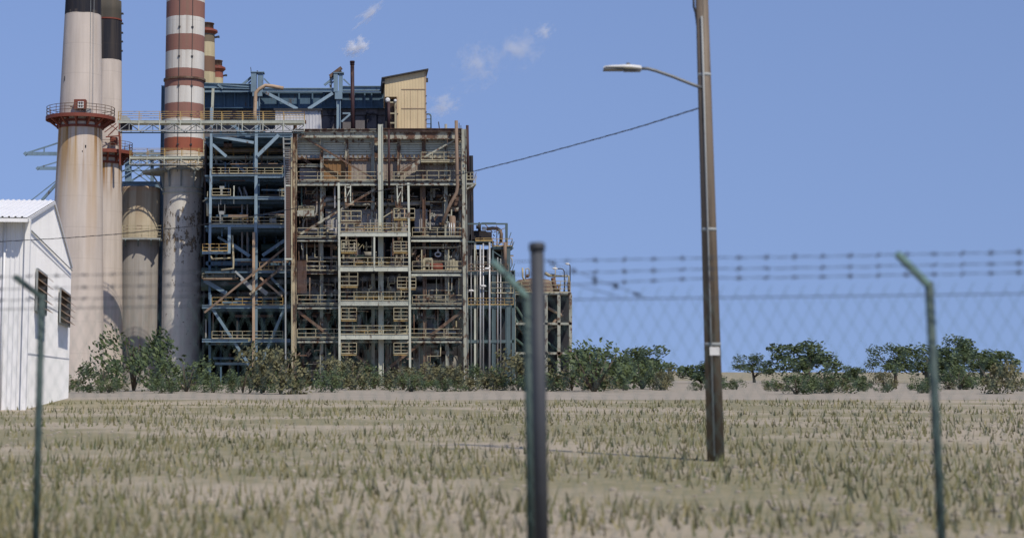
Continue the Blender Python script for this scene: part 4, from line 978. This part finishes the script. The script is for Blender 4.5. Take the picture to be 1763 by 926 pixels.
for i in range(12):
    b = MB(); a = rnd.uniform(862, 920); b.tube([P(a, rnd.uniform(510, 640), YV+rnd.uniform(0, 1.5)), P(a+60, rnd.uniform(515, 640), YV+rnd.uniform(0, 1.5))], .2, 8); vp(b, 'pipe', rnd.choice(['brownpipe', 'frost', 'pipegrey', 'duct']))
b = MB(); b.rail(858, 912, 486, 503.5, YV-1.1, 4, .08, 2); vp(b, 'railing', 'beige')
b = MB(); b.rail(898, 982, 484, 503.5, YV-1.2, 5, .08, 2); vp(b, 'railing', 'beige')
b = MB(); b.tube([P(904, 484, YV-.4), P(900, 477, YV-.4), P(899.5, 461, YV-.4)], .12, 10); b.tube([P(905, 480, YV), P(905, 463, YV), P(909, 462, YV), P(911, 464, YV), P(911, 476, YV)], .07, 8); b.tube([P(955, 475, YV), P(979, 475.5, YV), P(979.5, 503, YV)], .14, 10)
b.tube([P(938, 470, YV), P(945, 474, YV), P(956, 474.5, YV)], .22, 10); b.tube([P(956, 458, YV), P(956, 503, YV)], .06, 8); b.tube([P(970, 503, YV), P(975, 476, YV), P(974, 472.5, YV), P(978, 473, YV)], .05, 6); vp(b, 'pipe', 'beige')
for a_, c_, r_ in (((952,478),(957,503),.3),((962,490),(962,503),.15),((959,491),(965,491),.15),((979,486),(980,503),.2),((908,472),(909,478),.15),((906,474),(906,478),.12)): vp(MB().tube([P(*a_, YV), P(*c_, YV)], r_, 10), 'valve', 'rust')
for (x0, y0, ph, px_) in ((950.5, 462, 503, 971), (974.5, 454, 490, 981.5)):
    b = MB()
    if x0 < 960: b.tube([P(px_+1, ph, YV-.6), P(971.5, 468, YV-.6), P(970, 464, YV-.6), P(966, 462.5, YV-.6), P(960, 462.5, YV-.6)], .07, 8)
    else: b.tube([P(px_, ph, YV-.6), P(px_, 457, YV-.6), P(980, 455.5, YV-.6)], .07, 8)
    lamp = b.build('lamp_post', M['trim'], V)
    e = 960 if x0 < 960 else 980.5
    p, q = P(e, y0+.8, YV-.6), P(x0 if x0 < 960 else 973, y0-.2 if x0 < 960 else 453.8, YV-.6)
    b = MB(); b.tube([p, p.lerp(q, .3), p.lerp(q, .75), q], [.07, .15, .13, .03], 10); b.build('lamp_head', M['lampw'], lamp)

# ------------------------------------------------------------------ white sheet metal building
YW = 70.0
d_ = Vector((-0.109, 0.994, 0)); e_ = Vector((-0.994, -0.109, 0)); DW = 0.456*YW
c0 = Vector((X(47, 378, YW), YW, 0)); zE = Z(377, YW); 
zRidge = Z(350, YW*1.22); Lw = 60
W = thing('metal_warehouse', 'white corrugated metal warehouse with louvred windows on its sunlit gable', 'building', (c0.x, c0.y, 0))
c1 = c0 + d_*DW; cm = c0 + d_*DW*0.48; L0 = c0 + e_*Lw; L1 = c1 + e_*Lw; Lm = cm + e_*Lw
b = MB(); b.corr((L0.x, L0.y), (c0.x, c0.y), 0, zE, 0.2, 0.035); b.build('front_wall', M['bgrey'], W)
zE2 = zE
b = MB(); b.corr((c0.x, c0.y), (c1.x, c1.y), 0, 0, 0.2, 0.03, topf=lambda u: zE+(zRidge-zE)*(u/.48) if u < .48 else zE2+(zRidge-zE2)*(1-u)/.52); b.build('gable_wall', M['bwhite'], W)
b = MB(); b.corr((c1.x, c1.y), (L1.x, L1.y), 0, zE, 0.4, 0.03); b.build('rear_wall', M['bgrey'], W)
def slope(pa, pb, za, zb, name, over):
    b = MB(); o = (pb-pa).normalized(); a = pa - o*over; dz = (zb-za)/((pb-pa).length)*over
    N_ = 220; L2 = Lw+0.08; A = a - e_*0.08; B_ = pb - e_*0.08
    nrm = Vector((0, 0, 1)); k = 0
    for i in range(N_+1):
        for uu, oo in ((0, 0), (.6, 0), (.7, .05), (.9, .05)):
            t_ = min((i+uu)/N_, 1.0)*L2
            p1 = A + e_*t_; p2 = B_ + e_*t_
            b.v.append((p1.x, p1.y, za-dz+oo+.12)); b.v.append((p2.x, p2.y, zb+oo+.12))
    n = len(b.v)//2
    for i in range(n-1): b.f.append([2*i, 2*i+1, 2*i+3, 2*i+2]); b.sm.append(False)
    p1, p2 = A, B_
    for q0, q1 in (((p1, za-dz), (p2, zb)),):
        s1, s2 = Vector((q0[0].x, q0[0].y, q0[1]+.0)), Vector((q1[0].x, q1[0].y, q1[1]+.0))
        b.bar(s1, s2, .06, .14)
    b.bar(Vector((A.x, A.y, za-dz)), Vector((A.x, A.y, za-dz))+e_*L2, .08, .16)
    return b.build(name, M['bwhite'], W)
slope(c0, cm, zE, zRidge, 'roof_slope', 1.0); slope(c1, cm, zE, zRidge, 'roof_slope', 0.3)  # front eave made deeper on purpose to throw shade on the front wall
b = MB(); b.bar(Vector((c0.x, c0.y, 0))+Vector((.06, -.06, 0)), Vector((c0.x, c0.y, zE))+Vector((.06, -.06, 0)), .22); b.build('corner_flashing', M['bwhite'], W)
b = MB(); dp = c0 + e_*0.9 + Vector((0, -.12, 0)); b.tube([(dp.x, dp.y, 0), (dp.x, dp.y, zE)], .05, 8); b.build('downpipe', M['bgrey'], W)
def gable_pt(u, py_front):    # u along gable in px x, height from px row
    Yg = YW*246.0/(293.0-u); return Vector((X(u, py_front, Yg), Yg, Z(py_front, Yg)))
nz = Vector((0.994, 0.109, 0))
for (xa_, xb_, ta, tb_, ba) in ((62, 78.5, 463, 476, 507), (102.5, 119, 496, 511, 520)):
    pa = gable_pt(xa_, ta); pb_ = gable_pt(xb_, tb_); h = 1.9
    fr_ = MB(); pa += nz*.06; pb_ += nz*.06; pb_.z = pa.z
    for (u0, u1) in ((pa, pb_), (pa-Vector((0,0,h)), pb_-Vector((0,0,h))), (pa, pa-Vector((0,0,h))), (pb_, pb_-Vector((0,0,h)))): fr_.bar(u0, u1, .09)
    wf = fr_.build('window', M['galv'], W)
    g_ = MB(); mid = (pa+pb_)/2 - Vector((0,0,h/2)); dd = (pb_-pa)
    g_.bar(pa-Vector((0,0,h/2)), pb_-Vector((0,0,h/2)), .03, h-.1); g_.build('glass', M['glass'], wf)
    l_ = MB(); n_ = 5
    for i in range(n_):
        zc_ = pa.z - h*(i+.45)/n_; q1 = pa.copy(); q1.z = zc_; q2 = pb_.copy(); q2.z = zc_
        kk = len(l_.v)
        for q in (q1+nz*.02, q2+nz*.02):
            l_.v += [tuple(q+Vector((0,0,.14))), tuple(q+nz*.32-Vector((0,0,.1))), tuple(q+nz*.32-Vector((0,0,.13))), tuple(q+Vector((0,0,.11)))]
        l_.f += [[kk,kk+1,kk+5,kk+4],[kk+3,kk+7,kk+6,kk+2],[kk+1,kk+2,kk+6,kk+5],[kk,kk+4,kk+7,kk+3],[kk,kk+3,kk+2,kk+1],[kk+4,kk+5,kk+6,kk+7]]; l_.sm += [False]*6
    l_.build('louvre', M['duct'], wf)
for hh in (2.4, 4.9, 7.4):
    MB().bar(Vector((c0.x, c0.y, hh))+nz*.035, Vector((c1.x, c1.y, hh))+nz*.035, .012, .05).build('sheet_lap', M['bgrey'], W)
b = MB(); b.bar(gable_pt(52, 397)+nz*.05, gable_pt(123.3, 466)+nz*.05, .045); b.build('conduit', M['galv'], W)

# ------------------------------------------------------------------ overhead cable, utility pole, street lamp
YPp = 30.0; xp = X(1213, 150, YPp) + .0
pole = thing('utility_pole', 'weathered wooden utility pole carrying the street lamp and overhead cable', 'utility pole', (xp, YPp, 0))
MB().tube([(xp, YPp, -.2), (xp, YPp, 5), (xp, YPp, 10.5)], [.16, .135, .11], 16).build('post', M['wood'], pole)
MB().tube([(xp-.06, YPp-.16, .1), (xp-.05, YPp-.14, 5), (xp-.04, YPp-.125, 8.2)], .018, 8).build('ground_wire_conduit', M['galv'], pole)
for zz in (2.1, 4.2, 7.1): MB().tube([(xp, YPp, zz-.03), (xp, YPp, zz+.03)], .163-.005*zz, 16).build('band', M['galv'], pole)
MB().box(xp-.09, xp+.09, YPp-.175, YPp-.155, 1.9, 2.05).build('tag_plate', M['lampw'], pole)
MB().bar((xp-1.0, YPp-.15, 9.9), (xp+1.0, YPp-.15, 9.9), .1, .12).build('crossarm', M['wood'], pole)
for dx in (-.85, 0.5, .9): MB().lathe(xp+dx, YPp-.15, [(.03, 9.96), (.06, 10.0), (.03, 10.04), (.06, 10.08), (.02, 10.13)], 12).build('insulator', M['trim'], pole)
MB().tube([P(1194, -8, YPp), P(1194.5, 12, YPp), P(1198, 24, YPp), P(1200, 40, YPp), P(1203, 62, YPp), P(1208, 75, YPp)], .022, 8).build('drop_wire', M['cable'], pole)
lamp = thing('street_lamp', 'grey cobra head street lamp reaching left from the wooden pole', 'street lamp', (xp, YPp, Z(152, YPp)))
MB().tube([P(1209, 151.5, YPp-.1), P(1195, 147, YPp-.1), P(1160, 133, YPp-.1), P(1130, 122.5, YPp-.1), P(1115, 118.5, YPp-.1), P(1102, 118.3, YPp-.1)], .03, 10).build('arm', M['lamparm'], lamp)
s_ = S(118, YPp)
def loft(name, sts, mat, par, flat=.5):
    b = MB(); k = 0; n = 14
    for (px, pyc, rz_, ry_) in sts:
        c = P(px, pyc, YPp-.1)
        for j in range(n):
            a = 2*pi*j/n; b.v.append((c.x, c.y+ry_*cos(a), c.z+rz_*sin(a)*(1 if sin(a) > 0 else flat)))
    for i in range(len(sts)-1):
        for j in range(n): b.f.append([i*n+j, i*n+(j+1) % n, (i+1)*n+(j+1) % n, (i+1)*n+j]); b.sm.append(True)
    b.f.append(list(range(n))); b.f.append(list(range((len(sts)-1)*n, len(sts)*n))[::-1]); b.sm += [False, False]
    return b.build(name, mat, par)
hd = loft('lamp_head', [(1038.5, 118, .01, .02), (1041, 117, .035, .09), (1052, 117, .045, .13), (1070, 117.2, .055, .15), (1073, 117.3, .06, .15), (1085, 117.6, .065, .14), (1102, 118.6, .06, .09), (1104, 119, .05, .06)], M['lampw'], lamp)
b = MB(); c = P(1055, 120.3, YPp-.1); b.box(c.x-.17, c.x+.2, c.y-.11, c.y+.11, c.z-.015, c.z+.01); b.build('lens', M['lampg'], hd)
b = MB(); c = P(1088, 121.8, YPp-.1); b.box(c.x-.15, c.x+.16, c.y-.07, c.y+.07, c.z-.02, c.z+.01); b.build('tray', M['lampg'], hd)
b = MB(); c = P(1081.5, 112, YPp-.1); b.tube([c-Vector((0,0,.06)), c+Vector((0,0,.035))], .035, 10); b.build('photocell', M['lampg'], hd)

cb = MB()
cp = [(-80, 420, 62), (0, 416, 61), (110, 410, 60), (210, 402.5, 59), (345, 388, 57), (500, 360.5, 55), (655, 328.5, 52.5), (808, 297, 48), (900, 274, 45), (1000, 247, 41.5), (1100, 219, 37.5), (1200, 187.5, 31), (1211, 185, 30)]
pts = []
for (a, c_) in zip(cp, cp[1:]):
    for i in range(6):
        q = i/6; pts.append(P(a[0]+(c_[0]-a[0])*q, a[1]+(c_[1]-a[1])*q, a[2]+(c_[2]-a[2])*q))
pts.append(P(*cp[-1]))
sm = [pts[0]]
for i in range(1, len(pts)-1): sm.append((pts[i-1]+pts[i]*2+pts[i+1])/4)
sm.append(pts[-1])
cb.tube(sm, .013, 6)
tw = []
for i in range(len(sm)-1):
    for q in (0, .33, .66):
        p = sm[i].lerp(sm[i+1], q); tw.append(p+Vector((0, .012*cos(len(tw)*1.3), .014*sin(len(tw)*1.3))))
cb.tube(tw, .007, 5)
tag(cb.build('overhead_cable', M['cable']), 'long black twisted overhead cable sagging across the plant to the wooden pole', 'cable')

# ------------------------------------------------------------------ boundary fence
def fy(px): return 14.5 + (12.6-14.5)*(px/925.0) if px < 925 else 12.6 - (px-925)/838*1.0
FN = thing('security_fence', 'green chain link security fence topped by barbed wire on angled arms', 'fence', (0, 13.5, 0))
def FP(px, py): return P(px, py, fy(px))
for (w0, w1, w2) in ((476, 450, 444), (497, 472, 463), (516, 493, 479)):
    b = MB(); kp = []
    ends = [(-240, w0+7), (25, w0), (868, w1), (925, w1-1), (1200, w2), (1560, w2-6), (1900, w2-14)]
    for (a, c_) in zip(ends, ends[1:]):
        n = max(2, int((c_[0]-a[0])/24))
        for i in range(n):
            q = i/n; sag = 5*4*q*(1-q)*min(1, (c_[0]-a[0])/800)
            kp.append(FP(a[0]+(c_[0]-a[0])*q, a[1]+(c_[1]-a[1])*q+sag*.4))
    b.tube(kp, .0022, 5, False)
    kq = [p+Vector((0, .006*cos(i*2.1), .006*sin(i*2.1))) for i, p in enumerate(kp)]; b.tube(kq, .0018, 4, False)
    for i in range(0, len(kp)-1, 2):
        p = kp[i]
        for q in range(4):
            v = Vector((rnd.uniform(-.5, .9), rnd.uniform(-.6, .6), rnd.uniform(-1, 1))).normalized()*.024; b.bar(p-v, p+v, .0035)
        b.bar(p-Vector((.02,0,.004)), p+Vector((.02,0,.004)), .010)
    b.build('barbed_wire', M['wire'], FN)
b = MB(); kp = [P(940+i*12, 449+i*4.4+sin(i)*.8, 12.5) for i in range(16)]; b.tube(kp, .003, 5, False)
for i in range(1, 16, 3):
    for q in range(4):
        v = Vector((rnd.uniform(-.9,.9), rnd.uniform(-.6,.6), rnd.uniform(-1,1))).normalized()*.026; b.bar(kp[i]-v, kp[i]+v, .007)
b.build('barbed_wire', M['wire'], FN)
b = MB(); kp = [P(985+i*12, 488+i*3.4, 12.5) for i in range(8)]; b.tube(kp, .003, 5, False)
b.build('barbed_wire', M['wire'], FN)
for (ax, ay, bx_, by) in ((-720, 490, -650, 540), (25, 476, 72, 512), (848, 450, 908, 512), (1545, 437, 1600, 492), (2200, 430, 2260, 485)):
    y_ = fy(ax); top = P(ax, ay, y_-.05); bot = P(bx_, by, y_+.12)
    b = MB(); b.bar(top, bot, .042, .042); po = bot.copy(); po.z = 0
    b.build('outrigger_arm', M['fenceg'] if ax > 500 else M['fence'], FN)
    b = MB(); b.tube([po, bot+Vector((0,0,.03))], .032, 12); b.build('post', M['fence'], FN)
# chain link mesh: diamonds
b = MB(); mt = 2.21; pitch = .117; path = []
pxs = [-250 + i*20 for i in range(110)]
pa = [Vector((X(px, 560, fy(px)), fy(px)+.0, 0)) for px in pxs]
tot = sum((q-p).length for p, q in zip(pa, pa[1:]))
def along(s):
    for p, q in zip(pa, pa[1:]):
        l = (q-p).length
        if s <= l: return p+(q-p)*(s/l)
        s -= l
    return pa[-1]
n = int(tot/pitch)
rows = int(mt/pitch)
for i in range(n):
    for par in (0, 1):
        pts = []
        for j in range(rows+1):
            s = (i + (j % 2)*.5*1 if par == 0 else i + .5 + .5*(1-(j % 2)) )*pitch
            if par == 1: s = (i+.5 - (j % 2)*.5 + .5)*pitch
            p = along(s); pts.append(Vector((p.x, p.y + (.004 if par else -.004), mt - .03 - j*pitch*.95)))
        if par == 0: pts = [pts[0]+Vector((.03, -.01, .055))]+[pts[0]+Vector((.005, 0, .02))]+pts
        b.tube(pts, .002, 3, False)
b.build('chain_link_mesh', M['fenceg'], FN)
b = MB(); kp = [p+Vector((0,0,mt-.06)) for p in pa]; b.tube(kp, .004, 5, False); kp = [p+Vector((0,0,.08)) for p in pa]; b.tube(kp, .004, 5, False); b.build('tension_wire', M['wire'], FN)

gp = thing('gate_post', 'tall grey steel post with a flat cap rising above the barbed wire', 'post', (X(925, 480, 12.3), 12.3, 0))
xg = X(925, 460, 12.3); zt = Z(420, 12.3)
MB().tube([(xg, 12.3, -.1), (xg, 12.3, zt)], .053, 20).build('tube', M['postg'], gp)
MB().lathe(xg, 12.3, [(.053, zt-.05), (.063, zt-.05), (.062, zt), (.045, zt+.012), (.001, zt+.014)], 24).build('cap', M['postg'], gp)

# ------------------------------------------------------------------ trees beyond, to the right
def make_tree(seed, h, label):
    r = random.Random(seed)
    t = thing('tree', label, 'tree', (0, 0, 0), 'trees beyond the yard')
    tr = MB(); tr.tube([(0,0,0), (r.uniform(-.1,.1), 0, h*.25), (r.uniform(-.3,.3), 0, h*.5), (r.uniform(-.4,.4), .1, h*.75)], [h*.035, h*.028, h*.02, h*.008], 8)
    tips = []
    for i in range(7):
        a = r.uniform(0, 2*pi); z0 = h*r.uniform(.25, .6); e = Vector((cos(a)*h*r.uniform(.18,.36), sin(a)*h*r.uniform(.18,.36), z0+h*r.uniform(.12,.3)))
        tr.tube([(0,0,z0), tuple((Vector((0,0,z0))+e)/2+Vector((0,0,.2))), tuple(e)], [h*.014, h*.01, h*.004], 6); tips.append(e)
    tr.build('trunk', M['bark'], t)
    cr = MB()
    cl = tips + [Vector((r.gauss(0, h*.12), r.gauss(0, h*.12), h*r.uniform(.55, .95))) for _ in range(9)]
    for c in cl:
        R_ = h*r.uniform(.09, .17)
        for _ in range(170):
            d = Vector((r.gauss(0,1), r.gauss(0,1), r.gauss(0,.7))).normalized()*R_*r.random()**.4
            p = c+d; s = r.uniform(.10, .22); n_ = Vector((r.uniform(-1,1), r.uniform(-1,1), r.uniform(-.2,1))).normalized()
            u = n_.orthogonal().normalized(); v = n_.cross(u)
            k = len(cr.v); cr.v += [tuple(p-u*s), tuple(p+v*s*.5), tuple(p+u*s), tuple(p-v*s*.5)]; cr.f.append([k,k+1,k+2,k+3]); cr.sm.append(False)
    cr.build('crown', M['leaf'], t)
    return t
protos = [make_tree(3, 6.5, ''), make_tree(8, 5.2, ''), make_tree(21, 7.4, '')]
spots = [(1015, 235, 'small bushy tree next to the vessel unit at the end of the tree row'), (1075, 250, 'second bushy tree from the vessel unit in the far tree row'), (1125, 228, 'broad tree left of the wooden pole in the far tree row'),
         (1180, 245, 'tree seen just left of the wooden pole foot'), (1250, 232, 'tree seen just right of the wooden pole foot'), (1310, 250, 'taller tree second to the right of the wooden pole'),
         (1370, 225, 'round tree third to the right of the wooden pole'), (1425, 245, 'tree fourth to the right of the wooden pole'), (1480, 230, 'low tree fifth to the right of the wooden pole'),
         (1545, 240, 'tree under the right fence arm'), (1600, 228, 'dense tree third from the right edge of the tree row'), (1665, 246, 'tree second from the right edge of the tree row'), (1730, 232, 'rightmost tree of the far tree row')]
for i, (px, Y, lab) in enumerate(spots):
    pr = protos[i % 3]; o = pr if i < 3 else copy_tree(pr)
    o.location = (X(px, 640, Y), Y, 0); o.rotation_euler = (0, 0, i*1.7); sc = .95+.38*sin(i*2.3); o.scale = (sc*(1.5+.4*cos(i*1.3)), sc*1.6, sc*(.95+.15*sin(i*4.1))); o.location.z = -1.5*sc; o.location.x += 5*sin(i*5.7); o['label'] = lab

def make_shrub(seed, label):
    r = random.Random(seed); t = thing('shrub', label, 'shrub', (0, 0, 0), 'scrub in front of the plant')
    cr = MB(); st = MB()
    for k_ in range(7): st.tube([(0, 0, -.05), (r.uniform(-.8, .8), r.uniform(-.6, .6), r.uniform(.8, 1.7))], [.05, .015], 5)
    st.build('stem', M['bark'], t)
    for c_ in range(12):
        c = Vector((r.gauss(0, .9), r.gauss(0, .7), r.uniform(.3, 1.7))); R_ = r.uniform(.4, .8)
        for _ in range(120):
            d = Vector((r.gauss(0,1), r.gauss(0,1), r.gauss(0,.8))).normalized()*R_*r.random()**.4; p = c+d; p.z = max(.03, p.z)
            q = r.uniform(.05, .13); n_ = Vector((r.uniform(-1,1), r.uniform(-1,1), r.uniform(-.2,1))).normalized(); u = n_.orthogonal().normalized(); v = n_.cross(u)
            k = len(cr.v); cr.v += [tuple(p-u*q), tuple(p+v*q*.5), tuple(p+u*q), tuple(p-v*q*.5)]; cr.f.append([k,k+1,k+2,k+3]); cr.sm.append(False)
    cr.build('foliage', M['olive' if seed == 11 else 'leaf'], t); return t
sh = [make_shrub(5, 'leafy shrub in the scrub strip before the plant'), make_shrub(11, 'pale olive shrub in the scrub strip before the plant'), make_shrub(17, 'leafy shrub in the scrub strip before the plant')]
rs = random.Random(99)
for i in range(54):
    o = sh[i % 3] if i < 3 else copy_tree(sh[i % 3]); Y = rs.uniform(118, 160); px = 90 + i*31.5 + rs.uniform(-28, 28)
    q = rs.choice((.5, .8, 1.1, 1.9))*rs.uniform(.8, 1.2); o.location = (X(px, 640, Y), Y, 0); o.rotation_euler = (0, 0, rs.uniform(0, 6)); o.scale = (q*rs.uniform(.9, 1.5), q, q*rs.uniform(.7, 1.15))
g = MB()
for i in range(26000):
    Y = 15 + 75*rs.random()**1.6; x = rs.uniform(-.33, .47)*Y
    if noise_py(x*.25, Y*.25) < rs.uniform(-.35, .25): continue
    h = rs.uniform(.06, .28); w_ = rs.uniform(.006, .014)*(1+Y/30); a = rs.uniform(0, pi); dx, dy = cos(a)*w_, sin(a)*w_; lx, ly = rs.uniform(-.08, .08), rs.uniform(-.08, .08)
    k = len(g.v); g.v += [(x-dx, Y-dy, 0), (x+dx, Y+dy, 0), (x+lx, Y+ly, h)]; g.f.append([k, k+1, k+2]); g.sm.append(False)
g.build('grass', M['grass'], kind='stuff')['label'] = 'dry grass tufts on the open ground behind the fence'
g = MB()
for i in range(2600):
    Y = 15 + 60*rs.random()**1.5; x = rs.uniform(-.33, .47)*Y; q = rs.uniform(.015, .06)
    g.lathe(x, Y, [(q, -.01), (q*rs.uniform(.7, 1.1), q*.5), (q*.3, q*rs.uniform(.7, 1))], 5, sharp=True)
g.build('gravel_stones', M['gravel'], kind='stuff')['label'] = 'loose stones on the bare ground'

# ------------------------------------------------------------------ steam and thin clouds
def cloud(name, px, py, Y, wpx, hpx, ang, dens, seed, label, thr=.5, nscale=2.2):
    c = P(px, py, Y); s = S(py, Y)
    b = MB(); b.lathe(0, 0, [(max(.001, sin(a)), -cos(a)) for a in [i*pi/12 for i in range(13)]], 24)
    m, nt, N, L, bs = new_mat(name+'_vol'); N.remove(bs)
    out = [n_ for n_ in N if n_.type == 'OUTPUT_MATERIAL'][0]
    tc = N.new('ShaderNodeTexCoord'); mp = N.new('ShaderNodeMapping'); mp.inputs['Location'].default_value = (seed, seed*.7, 0)
    L.new(tc.outputs['Object'], mp.inputs[0])
    ln = N.new('ShaderNodeVectorMath'); ln.operation = 'LENGTH'; L.new(tc.outputs['Object'], ln.inputs[0])
    fall = math_(nt, 'SUBTRACT', 1.0, ln.outputs['Value'])
    nz_ = noise(nt, mp.outputs[0], nscale, 8, .68)
    v = math_(nt, 'ADD', math_(nt, 'MULTIPLY', fall, .75), math_(nt, 'MULTIPLY', math_(nt, 'SUBTRACT', nz_, thr+.19), 2.4))
    v = math_(nt, 'MULTIPLY', math_(nt, 'MAXIMUM', v, 0.0), dens)
    vol = N.new('ShaderNodeVolumePrincipled'); vol.inputs['Color'].default_value = (.92, .95, 1, 1); vol.inputs['Anisotropy'].default_value = .2
    L.new(v, vol.inputs['Density']); L.new(vol.outputs[0], out.inputs['Volume'])
    o = b.build(name, m); o.location = c; o.scale = (wpx*s/2, wpx*s/3.2, hpx*s/2); o.rotation_euler = (0, -ang, 0)
    o['kind'] = 'stuff'; tag(o, label, 'steam cloud')
    return o
cloud('steam_cloud', 613, 80, 205, 70, 46, radians(22), 9, 1.2, 'bright white puff of steam just above the slim dark stack', .46)
cloud('steam_cloud', 636, 24, 205, 100, 30, radians(42), 2.6, 4.1, 'thin wisp of steam near the top of the sky above the stack', .47)
cloud('steam_cloud', 764, 180, 420, 100, 66, radians(20), .8, 2.7, 'faint cloud right of the cream penthouse', .47)
cloud('steam_cloud', 826, 110, 420, 130, 120, radians(50), .5, 5.5, 'faint patchy cloud in open sky right of the stack', .47)
cloud('steam_cloud', 893, 85, 420, 120, 120, radians(60), .45, 7.9, 'faint curled cloud furthest right in the sky', .48)
cloud('steam_cloud', 938, 55, 420, 70, 50, radians(45), .7, 9.3, 'tiny faint cloud highest at the right of the group', .47)
